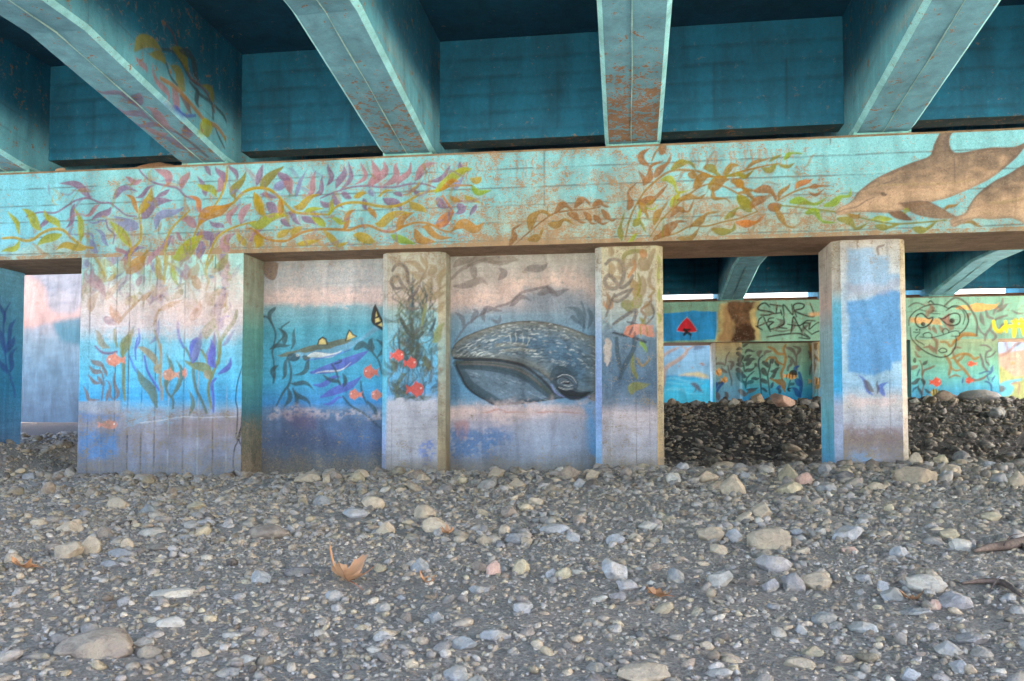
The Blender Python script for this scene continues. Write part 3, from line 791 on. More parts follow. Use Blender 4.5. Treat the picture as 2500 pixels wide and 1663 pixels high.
# panel 1: shark, barracuda, garibaldi, kelp
poly([pan1], K('S', [(300, 742), (360, 712), (480, 688), (600, 668), (700, 640), (760, 618), (830, 560), (862, 535), (885, 560), (820, 602), (740, 652), (690, 690), (600, 722), (500, 747), (430, 757), (380, 745), (330, 752)]), lin((112, 168, 196)), 0.85, vary=0.35, wear=.08)
poly([pan1], K('S', [(245, 730), (330, 700), (420, 680), (500, 660), (580, 640), (665, 624), (700, 640), (620, 668), (560, 690), (520, 690), (430, 708), (370, 712), (300, 738)]), lin((112, 118, 98)), 0.95, nz=3, vary=0.4, wear=.05)
poly([pan1], K('S', [(850, 408), (832, 450), (826, 520), (868, 558), (908, 578), (906, 528), (882, 480), (865, 440)]), lin((52, 46, 46)), 0.97, wear=.03)
YEL = lin((226, 200, 120))
for pp in ([(855, 455), (863, 485), (852, 490)], [(848, 502), (872, 495), (882, 516), (852, 526)], [(866, 540), (890, 524), (897, 552)]): poly([pan1], K('S', pp), YEL, 1, smooth=False)
for pp in ([(492, 662), (498, 630), (524, 611), (548, 624), (558, 662)], [(664, 642), (672, 600), (690, 566), (716, 598), (742, 610)]):
    poly([pan1], K('S', pp), lin((56, 52, 44)), 1, smooth=False); c_ = np.mean(pp, 0); poly([pan1], K('S', [c_ + (np.array(q_) - c_) * 0.72 + (0, 4) for q_ in pp]), YEL, 1, smooth=False)
paint([pan1], 'S', '''
l w 26 420,748 520,730 640,700
l D 40 310,745 345,740 385,735
c w 16 370,726 371,726
c k 7 370,726 371,726
l i 26 405,735 425,745 450,740
s U 8 430,757 500,748 620,720 700,690
l u 60 455,835 600,800 720,750 805,700
l w 8 480,838 600,815 700,770
l u 40 470,910 560,885 640,860
l u 50 515,985 620,940 700,910 765,858
l u 20 530,1030 600,1010 650,990
s D 10 600,780 640,765 625,755
s d 13 225,770 215,700 250,650 290,600 270,560 320,520
l d 28 290,660 290,610 250,560
l d 22 200,690 260,660 325,665
l d 18 330,690 340,620 355,555
s d 13 95,460 130,490 180,490 215,540 235,600 220,680
l d 22 235,430 200,470 225,550
l d 24 90,470 110,420 135,400
s d 16 315,760 330,820 320,900 280,960 240,1040
l d 24 310,740 300,830 270,880
l d 26 440,760 420,810 340,850
l d 28 330,900 400,890 470,940
l d 34 340,930 400,990 450,1045
l d 24 350,950 370,1010 360,1050
l d 24 250,790 210,830 220,880
l d 24 290,1040 320,980 310,920
s d 14 222,770 230,850 220,900
l d 46 720,690 770,660 830,710
l d 34 830,700 825,660 835,620
s d 13 830,640 830,700 870,760 890,840
l d 32 860,630 900,690 860,750
s d 15 650,980 700,1040 770,1080 830,1130 885,1180
s d 13 760,890 770,960 800,1030
l d 30 800,1010 850,1060 860,1120
l d 22 530,850 600,890 640,920
l d 24 650,840 670,890 650,930
s d 12 580,780 610,830 630,910
''', PAL, 0.85)
fish([pan1], 'S', 815, 832, 104, 84, lin((220, 110, 84)), -1); fish([pan1], 'S', 722, 970, 92, 64, lin((224, 122, 92)), -1); fish([pan1], 'S', 858, 972, 92, 64, lin((222, 132, 104)), -1)
poly([pan1], K('S', [(200, 1080), (330, 1050), (420, 1045), (560, 1080), (700, 1070), (900, 1085), (900, 1100), (700, 1095), (560, 1110), (420, 1100), (300, 1120), (200, 1110)]), FOAM, 0.55, soft=16, nz=16, thr=0.42, nscale=10, smooth=False)
poly([pan1], K('S', [(230, 1110), (520, 1100), (880, 1180), (880, 1290), (400, 1300), (220, 1250)]), lin((70, 78, 116)), 0.4, soft=60, nz=26, thr=.3, nscale=5)
poly([pan1], K('S', [(280, 1080), (420, 1060), (480, 1120), (420, 1180), (320, 1150)]), lin((120, 84, 110)), 0.5, soft=40, nz=14)
poly([pan1], K('S', [(560, 1160), (900, 1180), (900, 1270), (650, 1260)]), lin((84, 128, 176)), 0.45, soft=50, nz=20)
poly([pan1], K('S', [(150, 150), (250, 160), (235, 250), (195, 262), (155, 220)]), lin((120, 100, 94)), 0.9, nz=4, wear=.6)
# column 2: dense kelp thicket, garibaldi, spray loop
c2 = [colN[1]['front'], colN[1]['cl'], colN[1]['cr']]
paint(c2, 'C2', '''
l f 60 450,250 370,190 260,150
l f 60 440,290 370,280 300,255
l f 50 480,210 440,150 420,90
l f 60 500,280 540,230 500,180
s f 26 440,300 480,200 470,120
s f 30 300,450 400,350 470,290
l f 60 600,400 600,310 660,230 690,190
l f 70 490,520 560,470 650,440
l f 90 450,600 440,480 500,380 520,300
l f 44 640,540 600,600 500,590
s f 20 690,350 600,420 500,520
l f 60 300,560 360,480 450,430
''', PAL, 0.75)
for _ in range(60):
    x, y = random.uniform(140, 560), random.uniform(640, 1520); L = random.uniform(220, 420); w_ = random.uniform(-70, 70)
    stroke(c2, K('C2', [(x, y), (x + w_, y - L * .35), (x - w_ * .8, y - L * .7), (x + w_ * .6, y - L)]), random.uniform(2.5, 5), random.choice([lin((66, 84, 78)), lin((58, 92, 104)), lin((96, 104, 70)), lin((58, 66, 78))]), 's', 0.6)
for _ in range(120):
    x, y = random.uniform(140, 540), random.uniform(640, 1500); an = random.uniform(-2.9, -0.2); L = random.uniform(70, 170); bd = random.uniform(-45, 45)
    stroke(c2, K('C2', [(x, y), (x + math.cos(an) * L * .5 - math.sin(an) * bd, y + math.sin(an) * L * .5 + math.cos(an) * bd), (x + math.cos(an) * L, y + math.sin(an) * L)]), random.uniform(6, 13), random.choice([lin((72, 84, 66)), lin((84, 96, 80)), lin((104, 108, 74)), lin((60, 70, 76)), lin((86, 120, 130)), lin((92, 84, 70))]), 'l', 0.55)
paint(c2, 'C2', '''
l l 80 540,920 580,830 650,740
s l 30 430,760 460,620 470,560
s x 36 150,240 180,190 240,180 290,240 300,340 330,370 360,330
s x 36 250,400 180,410 140,360 150,310 200,300 240,370 290,420
s x 34 300,520 360,460 400,390
s h 30 270,520 310,600 400,600
s i 40 330,700 350,900 390,960 370,1100
s i 40 230,700 300,830 380,880 440,830
l i 60 300,1040 340,960 350,890
s D 26 500,830 540,760 560,700
''', PAL, 0.85)
fish(c2, 'C2', 205, 1050, 150, 110, FISH_R, 1); fish(c2, 'C2', 330, 1125, 140, 110, FISH_R, 1); fish(c2, 'C2', 380, 1375, 190, 140, FISH_R, 1)
poly([colN[1]['front']], K('C2', [(110, 1500), (220, 1460), (300, 1500), (420, 1490), (540, 1480), (560, 1560), (110, 1570)]), lin((196, 190, 196)), 0.9, nz=8, nscale=14, smooth=False)
poly([colN[1]['front']], K('S', [(1110, 1290), (1205, 1250), (1205, 1400), (1160, 1420)]), lin((86, 120, 190)), 0.7, soft=14, nz=12, thr=.45, nscale=14)
# panel 2: whale
paint([pan2], 'W', '''
l h 40 120,180 180,140 260,120
s h 22 100,260 180,190 300,140 400,120
l h 46 200,190 300,140 420,150
l h 40 250,250 240,200 230,160
l h 46 120,300 260,260 330,290
l h 40 340,150 450,130 520,140
l z 40 400,260 430,220 400,190
l z 38 560,200 640,190 700,160
l z 30 300,480 340,440 420,450
s z 14 130,640 200,540 280,480 350,450
l z 30 230,530 260,470 240,440
l z 30 310,520 300,470 330,430
l z 34 180,560 170,500 130,460
l z 30 350,500 400,520 410,480
l z 30 470,420 520,380 600,390
s z 18 380,430 470,400 540,340 620,320 700,300
l z 34 640,350 700,330 760,360
l z 34 700,310 760,350 830,320
l D 34 930,560 900,470 820,430
s D 16 920,580 930,480 910,400
l D 30 900,530 860,490 840,500
l D 30 950,560 970,480 950,430
''', PAL, 0.55)
poly([pan2], K('W', [(90, 800), (130, 820), (150, 900), (150, 1000), (110, 1010), (95, 1000)]), lin((66, 96, 116)), 0.6, soft=14)
wh = [pan2]
def whale_top(q, d, f, c):
    t = np.clip(-d / 0.30, 0, 1); n = fbm(q[:, 0] * 5, q[:, 1] * 16, 41, 4); n2 = fbm(q[:, 0] * 20, q[:, 1] * 55, 44, 3)
    a, b, e = lin((122, 120, 110)), lin((100, 118, 128)), lin((78, 110, 132))
    kk = sstep(0.0, 0.45, t)[:, None]; c = a * (1 - kk) + b * kk; k2 = sstep(0.4, 1, t + (n - .5) * .5)[:, None]; c = c * (1 - k2) + e * k2
    return c * (0.6 + 0.7 * n + 0.8 * (n2 - 0.5))[:, None] * (1 - 0.55 * sstep(0.030, 0.0, -d))[:, None]
poly(wh, K('W', [(135, 765), (132, 800), (160, 850), (190, 910), (240, 960), (310, 1000), (370, 1035), (520, 1030), (680, 1010), (820, 990), (960, 985), (1010, 980), (1010, 760), (800, 760), (600, 780), (400, 760), (250, 755)]), lin((84, 108, 124)), 0.96, shade=lambda q, d, f, c: lin((96, 116, 130)) * (0.45 + 0.9 * fbm(q[:, 0] * 8, q[:, 1] * 22, 47, 4))[:, None] * (1 - 0.7 * sstep(0.09, 0, -d))[:, None], wear=.03)
poly(wh, K('W', [(104, 705), (130, 655), (180, 615), (260, 580), (350, 550), (450, 525), (560, 514), (660, 518), (760, 535), (860, 565), (940, 600), (1010, 645), (1010, 985), (930, 985), (860, 978), (800, 960), (740, 910), (690, 860), (620, 815), (540, 785), (420, 760), (300, 752), (200, 750), (130, 748), (110, 730)]), lin((90, 118, 138)), 0.98, shade=whale_top, wear=.03)
paint(wh, 'W', '''
l D 60 108,720 150,700 230,640
s D 30 135,738 240,742 360,742 480,752 580,785 650,830
l D 60 700,830 800,800 900,840
s t 26 380,665 500,660 560,665
s t 20 420,700 520,690 620,700
''', PAL, 0.4)
for _ in range(420):
    s_ = random.random(); x = 130 + s_ * 860; top = 517 + 190 * (abs(x - 600) / 470) ** 2.1; y = top + random.uniform(4, 300) * (0.45 + 0.55 * s_)
    if y > 740 + max(0, (x - 420)) * 0.42 or (x > 720 and 840 < y): continue
    L = random.uniform(12, 44); sl = (x - 560) / 460 * 0.5 + random.uniform(-.15, .15); up_ = (y - top) < 90
    stroke(wh, K('W', [(x, y), (x + L * .5, y + L * sl * .5 - 2), (x + L, y + L * sl)]), random.uniform(.9, 2.2), random.choice([lin((232, 232, 222)), lin((214, 216, 208)), lin((50, 54, 56)), lin((190, 196, 192)), lin((58, 74, 88)), lin((120, 118, 100)) if up_ else lin((86, 128, 152))]), 'l', 0.6)
for x, y in ((500, 590), (545, 600), (578, 608), (470, 600)): stroke(wh, K('W', [(x, y), (x + 6, y + 30), (x - 4, y + 62)]), 2.2, lin((206, 206, 196)), 'l', .6)
for _ in range(150):
    x = random.uniform(190, 760); y = random.uniform(820, 1015)
    if y > 840 + (x - 150) * 0.55 or y < 800 + max(0, x - 200) * .24: continue
    L = random.uniform(16, 50); stroke(wh, K('W', [(x, y), (x + L, y + L * .42)]), random.uniform(.9, 2.2), random.choice([lin((50, 58, 64)), lin((160, 174, 182)), lin((84, 112, 130)), lin((120, 140, 152))]), 'l', 0.55)
paint(wh, 'W', '''
s D 66 140,778 200,784 300,790 420,806 530,836 610,884 680,940 730,976
s i 30 138,772 200,776 300,780 420,796 530,824 610,872 680,930 730,972
s D 26 160,800 220,792 320,795 440,815 540,850 620,905
s k 18 122,746 200,753 300,752 420,760 540,788 620,838 690,900 740,955 790,982
s x 10 160,782 260,782 380,790 500,812 590,856 660,912
s x 6 190,768 320,768 430,778 520,800 600,845
s D 60 150,800 180,850 215,905 265,945 335,985 400,1020
s k 9 136,790 165,850 198,915 250,965 320,1005 380,1035
s b 12 722,905 748,955 800,982 870,988 960,982
l D 96 730,890 830,965 980,950
l k 46 760,930 850,962 960,955
l D 50 720,860 790,825 880,850
''', PAL, 0.8)
t_ = np.linspace(0, 2 * np.pi, 16, endpoint=False)
for rx, ry, cc, al in ((80, 60, (48, 60, 72), .6), (52, 36, (112, 130, 142), .7), (44, 27, (66, 80, 92), .8), (36, 18, (120, 134, 142), .6), (28, 11, (30, 32, 38), .95)):
    poly(wh, K('W', np.stack([812 + np.cos(t_) * rx, 895 + np.sin(t_) * ry + np.cos(t_) * rx * .14], 1)), lin(cc), al, soft=2)
paint(wh, 'W', '''
s k 7 748,878 785,862 825,872 862,905
s w 3 762,862 800,846 850,860 878,898
s k 6 765,908 805,922 852,916
s w 3 785,896 805,889 830,892
s w 3 800,912 830,918 850,912
s k 5 752,935 800,952 860,952
s w 3 770,925 810,938 855,932
''', PAL, 0.85)
poly(wh, K('W', [(170, 1040), (300, 1030), (480, 1020), (700, 1015), (900, 1020), (1000, 1015), (1000, 1050), (800, 1070), (600, 1100), (480, 1160), (380, 1140), (280, 1090), (170, 1070)]), lin((216, 182, 170)), 0.62, soft=24, nz=18, thr=0.34, nscale=8, smooth=False)
poly(wh, K('W', [(90, 1045), (230, 1040), (230, 1100), (90, 1120)]), FOAM, 0.6, soft=20, nz=10)
poly(wh, K('W', [(130, 1150), (215, 1140), (200, 1240), (140, 1230)]), lin((196, 130, 118)), 0.6, soft=12, nz=8)
for x0 in (300, 420, 620, 760): stroke(wh, K('W', [(x0, 1078), (x0 + 70, 1072), (x0 + 150, 1080)]), 4, lin((176, 96, 72)), 'l', .5)
poly(wh, K('W', [(90, 1200), (420, 1190), (480, 1250), (360, 1330), (90, 1370)]), lin((66, 116, 166)), 0.75, soft=44, nz=26, thr=0.36, nscale=9)
poly(wh, K('W', [(930, 1050), (1000, 1050), (1000, 1320), (940, 1260)]), lin((84, 162, 214)), 0.8, soft=22, nz=14)
poly(wh, K('W', [(500, 1120), (900, 1110), (930, 1300), (520, 1320)]), lin((160, 162, 172)), 0.6, soft=40, nz=20)
# column 3: yellow kelp above, blue-black peeling below
c3 = [colN[2]['front'], colN[2]['cl'], colN[2]['cr']]
poly([colN[2]['front']], K('C3', [(130, 740), (230, 840), (330, 860), (450, 900), (600, 890), (600, 1420), (480, 1470), (350, 1440), (220, 1470), (130, 1380)]), lin((84, 108, 126)), 0.6, nz=14, nscale=12, soft=6, thr=0.40, vary=0.6, wear=.3)
paint(c3, 'C3', '''
l f 70 190,130 200,90 180,60
s f 44 190,230 200,320 280,340
l f 70 190,330 200,250 170,170
l f 60 280,300 280,240 270,180
s e 44 310,200 330,120 420,90 520,90
l f 70 350,230 410,180 440,110
s O 34 360,330 420,240 410,180
l O 60 500,160 500,110 490,70
s f 50 480,260 540,230 580,120 600,80
l f 110 470,520 470,420 490,320
l f 90 540,250 500,200 470,180
s f 34 600,440 560,400 560,320 580,260
l N 70 420,520 430,420 400,340
l e 80 420,600 440,560 480,500
s e 24 440,500 470,400 450,300
l n 40 160,640 170,560 150,470
l e 80 300,590 360,600 390,650
l f 80 540,680 560,620 530,560
s n 26 490,750 520,700 480,640 520,600
s n 24 530,600 570,560 570,510
l e 50 470,780 500,750 460,700
s N 26 550,520 600,460 560,420
s e 40 400,1050 400,1180 440,1270
l e 70 390,1420 420,1350 560,1330
s N 24 440,1090 490,1160 560,1100
l G 46 525,1030 490,960 470,930
s g 34 635,140 650,200 640,300 640,380
l g 44 650,560 640,500 650,420
l g 44 640,760 650,700 630,660
s O 22 130,560 140,600 200,620 210,540
s x 40 150,210 190,170 260,170 310,220 320,300 290,390 230,440 160,420 140,360 180,315 240,370 290,430 360,390 400,320
s x 30 220,520 300,480 400,440
s x 30 190,540 260,560 340,510 390,450
s h 26 150,700 200,560 230,490
s z 36 220,770 320,700 430,640 400,760 340,840
s z 20 350,750 440,770
s z 18 520,780 600,680 560,560
s k 26 220,850 300,870 400,890 520,940
s D 44 420,860 410,1000 330,1150 280,1280
s D 40 250,900 260,1050 290,1200
''', PAL, 0.78)
poly([colN[2]['front']], K('C3', [(320, 860), (350, 800), (420, 780), (590, 780), (590, 880), (520, 880), (460, 870), (390, 890), (370, 880)]), lin((226, 130, 88)), 0.72, nz=7, smooth=False)
paint(c3, 'C3', 's e 14 470,790 475,880\ns e 14 530,800 540,870\ns z 22 400,800 370,870\ns z 22 420,850 425,920', PAL, .8)
poly([colN[2]['front']], K('C3', [(140, 900), (180, 900), (190, 1100), (170, 1160), (140, 1120)]), lin((186, 170, 156)), 0.85, nz=8, nscale=14)
# column 4: flat blue patches over bare concrete
c4 = [colN[3]['front']]
poly(c4, K('Q', [(165, 115), (250, 108), (320, 112), (345, 150), (415, 160), (420, 260), (495, 270), (498, 330), (165, 400)]), lin((130, 178, 216)), 0.8, soft=12, nz=8, smooth=False)
poly(c4, K('Q', [(165, 430), (280, 420), (370, 380), (425, 360), (492, 380), (498, 600), (498, 790), (435, 800), (430, 840), (330, 880), (175, 850)]), lin((64, 150, 212)), 0.86, soft=12, nz=8, smooth=False)
poly(c4, K('Q', [(165, 320), (400, 330), (430, 300), (500, 300), (500, 340), (350, 380), (165, 420)]), lin((178, 176, 190)), 0.6, soft=14, nz=10, smooth=False)
paint(c4, 'Q', '''
l a 22 320,990 280,930 230,870
l x 30 325,970 290,930 265,905
l a 26 390,1000 370,950 410,915
l x 16 345,985 345,940 350,905
s r 16 355,150 350,110 385,95
''', PAL, .8)
poly(c4, K('Q', [(160, 1000), (300, 1010), (420, 1000), (500, 985), (500, 1050), (160, 1060)]), FOAM, 0.7, soft=12, nz=12, thr=.35, nscale=10, smooth=False)
poly(c4, K('Q', [(165, 1190), (495, 1200), (495, 1270), (165, 1270)]), lin((140, 112, 108)), 0.7, soft=22, nz=16, thr=.38, nscale=10, smooth=False)
poly(c4, K('Q', [(190, 1340), (330, 1320), (330, 1390), (180, 1400)]), lin((110, 160, 200)), 0.6, soft=20, nz=14, thr=.45, nscale=12)
# kelp on the column at the left edge
paint([colN[0]['front'], colN[0]['cr'], colN[0]['right']], 'P', '''
s a 12 70,890 40,830 30,720 20,600 30,500 60,440
l a 30 40,860 20,820 0,780
l a 34 60,850 70,780 100,710
l a 34 30,740 60,690 85,640
l a 34 45,690 60,600 95,540
l a 30 20,720 10,650 0,590
l a 26 25,560 15,480 0,400
s a 12 60,890 80,940 90,1000
''', PAL, .75)

for f in (pan1, pan2): f.col *= 1.22
for q in [pf] + [colN[i][k] for i in (1, 2, 3) for k in ('front', 'cl', 'cr')]: q.col *= 1.10

for f in [pf, pan1, pan2] + [colN[i][k] for i in (1, 2, 3) for k in ('front', 'cl', 'cr', 'left', 'right')] + [pierN['right'], pierN['left']]:
    z = f.co[:, 2] + .22 * (fbm(f.uv[:, 0] * 3.5, f.uv[:, 1] * 3.5, 55, 4) - .5) * 2
    k = (0.62 * sstep(.34, .02, z))[:, None]; f.col[:] = f.col * (1 - k) + lin((128, 114, 98)) * k * .8 + f.col * k * .2; f.wear[:] = np.clip(f.wear + .12 * k[:, 0], 0, 1)
    g = f.col.mean(1, keepdims=True); f.col[:] = f.col * .88 + g * .12

for q in [pf, pan1, pan2] + [colN[i][k] for i in (1, 2, 3) for k in ('front', 'cl', 'cr')]: q.col *= np.array([0.99, 1.06, 1.13])
colN[3]['left'].col *= 1.2  # side face lightened: the light it lacks put into the colour
# ---------------------------------------------------------------- far pier: faces and murals
capF, capF_rest = cap_faces(Y_FAR, [(-12.6, 0.6, 0.10), (0.6, 12.6, 0.022)], 0.02)
bF = capF[1]; bF.col[:] = lin((126, 178, 162)) * (0.8 + 0.4 * fbm(bF.uv[:, 0] * 2, bF.uv[:, 1] * 4, 61, 4))[:, None]; bF.wear[:] = 0.34
capF[0].wear[:] = 0.35
pierF = box_faces(8.0, 10.33, Y_FAR, Y_FAR + 1.05, 0.4, Z_SOF, 0.0, 0.022, 0.06)
colF = {i: box_faces(CWX[i] - 0.43, CWX[i] + 0.43, Y_FAR + 0.25, Y_FAR + 1.02, 0.2, Z_SOF, 0.085, 0.022, 0.03) for i in (1, 2, 3, 4)}
panF = Face((3.38, Y_FAR + 0.62, 0.4), (5.43, Y_FAR + 0.62, 0.4), (5.43, Y_FAR + 0.62, Z_SOF), (3.38, Y_FAR + 0.62, Z_SOF), 0.02)
panF2 = Face((6.29, Y_FAR + 0.62, 0.4), (8.0, Y_FAR + 0.62, 0.4), (8.0, Y_FAR + 0.62, Z_SOF), (6.29, Y_FAR + 0.62, Z_SOF), 0.05); panF2.col[:] = lin((110, 170, 160))
for z in (0.3, 0.55, 0.8): seam(bF, 1, z, 0.004, 0.02, 0.35)
GR = lin((112, 170, 152))
for fs, cx in ((colF[1], 1000), (colF[2], 1450), (colF[3], 1760), (colF[4], 1990)):
    for nm in ('front', 'cl', 'cr', 'left', 'right'):
        grad(fs[nm], [(835, (168, 152, 112), .4), (870, (156, 160, 136), .35), (900, (130, 166, 168), .15), (950, (104, 170, 206), .1), (1000, (120, 150, 190), .15)], cx, 0.05)
    grad(fs['cl'], [(835, (214, 206, 190), .2), (900, (200, 214, 216), .1), (950, (96, 206, 230), .05), (1000, (60, 196, 232), .05)], cx, .03)
    grad(fs['left'], [(835, (214, 206, 190), .2), (900, (200, 214, 216), .1), (1000, (60, 196, 232), .05)], cx, .03)
grad(panF, [(835, (134, 156, 136), .25), (880, (128, 172, 156), .15), (925, (112, 186, 182), .08), (950, (70, 172, 210), .05), (1000, (46, 140, 214), .05)], 1880, .04)
pF = pierF['front']
grad(pF, [(690, (132, 176, 160), .3), (830, (146, 166, 136), .3), (880, (128, 182, 158), .15), (920, (118, 196, 190), .06), (950, (92, 182, 212), .05), (1000, (70, 146, 210), .05)], 2320, .05)
FF = [bF, pF]
poly([bF], K('F', [(30, 1010), (240, 995), (480, 972), (800, 985), (806, 1200), (785, 1375), (400, 1390), (30, 1395)]), lin((28, 142, 214)), 0.97, nz=2, smooth=False, wear=.03, vary=.15)
poly([bF], K('F', [(385, 1052), (442, 1110), (526, 1232), (512, 1272), (380, 1280), (244, 1260), (246, 1220), (310, 1130)]), lin((150, 190, 215)), 0.9, smooth=False)
poly([bF], K('F', [(385, 1064), (436, 1115), (516, 1234), (504, 1264), (380, 1270), (254, 1252), (256, 1222), (318, 1132)]), lin((196, 22, 44)), 0.98, wear=.02)
BLK = dict(k=lin((24, 24, 28)), g=lin((74, 84, 82)), e=lin((96, 106, 100)))
paint([bF], 'F', '''
s k 44 350,1230 375,1270 345,1310
s k 36 380,1260 440,1310
s k 30 340,1240 430,1235
s k 10 440,1300 430,1365
''', BLK)
poly([bF], K('F', [(830, 870), (960, 845), (1400, 845), (1350, 1000), (1420, 1390), (790, 1395), (830, 1250)]), lin((184, 160, 104)), 0.85, soft=8, nz=6, smooth=False, vary=.4, wear=.3)
poly([bF], K('F', [(900, 900), (980, 880), (1060, 1390), (830, 1392), (900, 1200)]), lin((150, 118, 84)), 0.8, soft=8, nz=4)
poly([bF], K('F', [(950, 835), (1310, 835), (1270, 990), (1300, 1150), (1330, 1395), (1025, 1395), (1065, 1280), (1050, 1130), (960, 1000)]), lin((94, 64, 46)), 0.92, soft=5, nz=5, vary=.7)
poly([bF], K('F', [(1050, 1200), (1280, 1180), (1330, 1395), (1025, 1395)]), lin((48, 26, 14)), 0.85, soft=10, nz=6)
paint([bF], 'F', '''
l e 60 1640,1230 1720,1140 1640,1080
l e 60 1850,1280 1900,1180 1860,1100
l e 50 2000,1340 2060,1200 2140,1100
s e 22 1600,1240 1720,1260 1830,1240
s k 26 1545,915 1480,862 1400,900 1395,955 1550,985 1590,1005 1520,1032 1420,1032
s k 24 1550,880 1710,905
s k 22 1650,900 1640,990
s k 22 1580,1012 1700,1000
s k 22 1700,960 1720,1030
s k 22 1750,1035 1740,885 1870,1025 1855,880
s k 24 1925,1055 1890,960 1885,890 1960,865 2030,890 2000,940 1900,972 2060,1040 2170,1050 2150,960 2115,868
s k 22 1350,1185 1445,1240
s k 20 1375,1200 1395,1100 1440,1055
s k 22 1460,1050 1500,1150 1560,1262
s k 20 1380,1190 1520,1130
s k 22 1605,1070 1540,1080 1530,1120 1600,1130 1540,1180 1560,1230 1660,1200
s k 22 1740,1050 1750,1150 1680,1200 1790,1220
s k 24 1850,1265 1880,1058 1930,1140 1995,1255
s k 20 1800,1160 1960,1180 2070,1110 2185,1112
s k 20 2140,1302 2030,1205 2028,1150 2110,1150 2100,1230 2200,1150 2265,1132
s k 20 2140,1302 2210,1265 2285,1250
s k 24 1505,1340 1700,1308 1950,1290 2085,1345
s k 20 2030,1285 2110,1362 1960,1350
''', BLK, .95)
poly([bF], K('F', [(2100, 1000), (2270, 990), (2270, 1035), (2110, 1045)]), lin((222, 168, 124)), .8, soft=6)
# far pier: orange fish streaks, kelp, scrawled face
poly(FF, K('R', [(800, 915), (930, 900), (1070, 865), (1200, 890), (1330, 900), (1390, 860), (1360, 920), (1400, 965), (1300, 950), (1080, 1000), (900, 970), (760, 960)]), lin((232, 172, 96)), .85, nz=3, smooth=False, vary=.3)
poly(FF, K('R', [(110, 1075), (200, 1070), (560, 1110), (580, 1180), (110, 1160)]), lin((222, 166, 100)), .8, soft=4, nz=4, smooth=False, vary=.3)
RP = dict(k=lin((26, 24, 26)), g=lin((86, 96, 90)), z=lin((110, 100, 104)), n=lin((140, 106, 62)), N=lin((126, 100, 84)), u=lin((70, 100, 150)), U=lin((64, 96, 120)), q=lin((160, 118, 58)), d=lin((70, 66, 64)), y=lin((226, 208, 30)))
paint(FF, 'R', '''
s z 40 1440,810 1420,900 1340,960 1310,1030
s z 44 1300,1090 1230,1060 1200,980
l z 50 1130,1010 1150,1120 1180,1190
l z 40 1350,1000 1450,920 1520,880
s z 40 1190,1400 1200,1320 1260,1230 1330,1110 1500,1045
s z 30 1090,1200 1130,1280 1200,1330
s z 40 1300,1400 1340,1340 1260,1250
l z 50 1390,1270 1440,1180 1540,1170
l z 40 1570,980 1660,1010 1742,1015
s q 60 800,1390 860,1320 960,1310 1070,1330
l N 70 400,1010 440,960 400,900
l N 60 360,1060 370,1020 350,980
s N 24 380,860 440,930 460,980
l N 44 420,1260 400,1200 390,1180
l N 44 500,1300 460,1240 460,1190
l N 44 580,1290 560,1230 550,1190
l N 60 690,1260 720,1200 690,1120
l N 60 950,1100 960,1040 990,1010
''', RP, .8)
poly(FF, K('R', [(560, 1090), (690, 1010), (690, 1240), (640, 1200)]), lin((150, 96, 90)), .8, smooth=False)
paint(FF, 'R', '''
s y 60 1310,1130 1330,1230 1400,1280 1480,1210 1700,1200
s y 50 1480,1130 1490,1280
s y 70 1620,1110 1600,1340
s y 60 1700,1100 1740,1320
s y 40 1570,1130 1742,1130
''', RP, .9)
paint(FF, 'R2', '''
s n 60 870,860 900,700 860,580 800,510
s q 56 920,560 1000,520 1120,480 1250,500 1330,570 1410,540
s n 56 1030,620 1090,560 1150,480
s q 60 960,540 1040,660 1150,770 1250,900
s N 50 960,520 940,420 1000,360 1080,370
l N 80 600,450 540,370 520,290
s N 44 420,360 530,350 620,400 640,470
s N 60 570,180 650,260 640,420
s q 40 900,720 980,780 1090,770
s N 50 1250,900 1350,960 1480,930 1550,880
s n 40 880,910 980,870 1070,890
s n 50 720,260 830,270 900,340 980,250
s q 60 950,260 1020,210 1120,140 1370,140
s N 44 390,860 420,780 520,740 600,700
l N 60 160,770 240,720 310,680
s N 30 370,1270 400,1100 420,1000 380,880 380,700 340,600
l d 60 180,1020 280,990 360,930
l d 56 410,1040 400,980 360,930
l d 66 370,1270 340,1150 320,1050
l d 50 560,1180 480,1160 420,1120
l d 60 260,640 250,590 240,550
l d 50 400,680 440,640 470,600
l N 70 370,400 300,380 250,330
l N 60 360,540 280,480 240,420
s u 40 1650,1170 1640,1060 1590,1000 1530,980
s u 34 1600,960 1570,870 1640,820 1560,800 1430,840
l u 44 1640,810 1660,760 1680,690
l u 40 1660,990 1690,920 1710,860
s z 50 1560,780 1500,700 1480,600 1440,490
s z 40 1560,640 1540,560 1560,450 1640,400 1560,330 1450,320
l z 50 1600,700 1570,640 1540,600
s z 34 1570,540 1640,520 1720,440
l u 40 1110,1020 1120,960 1130,900
l U 50 210,1180 260,1110 300,1060
s U 30 290,880 320,800 340,760
''', RP, .85)
for x, y, w, h, fc in ((640, 995, 250, 170, 1), (1275, 660, 200, 100, -1), (1235, 965, 180, 120, -1)): fish(FF, 'R2', x, y, w, h, lin((238, 96, 66)), fc)
fish(FF, 'R2', 620, 1190, 230, 150, lin((196, 170, 80)), -1); paint(FF, 'R2', 's k 20 590,1120 600,1250\ns k 20 640,1120 650,1260\ns k 18 690,1130 695,1240', RP)
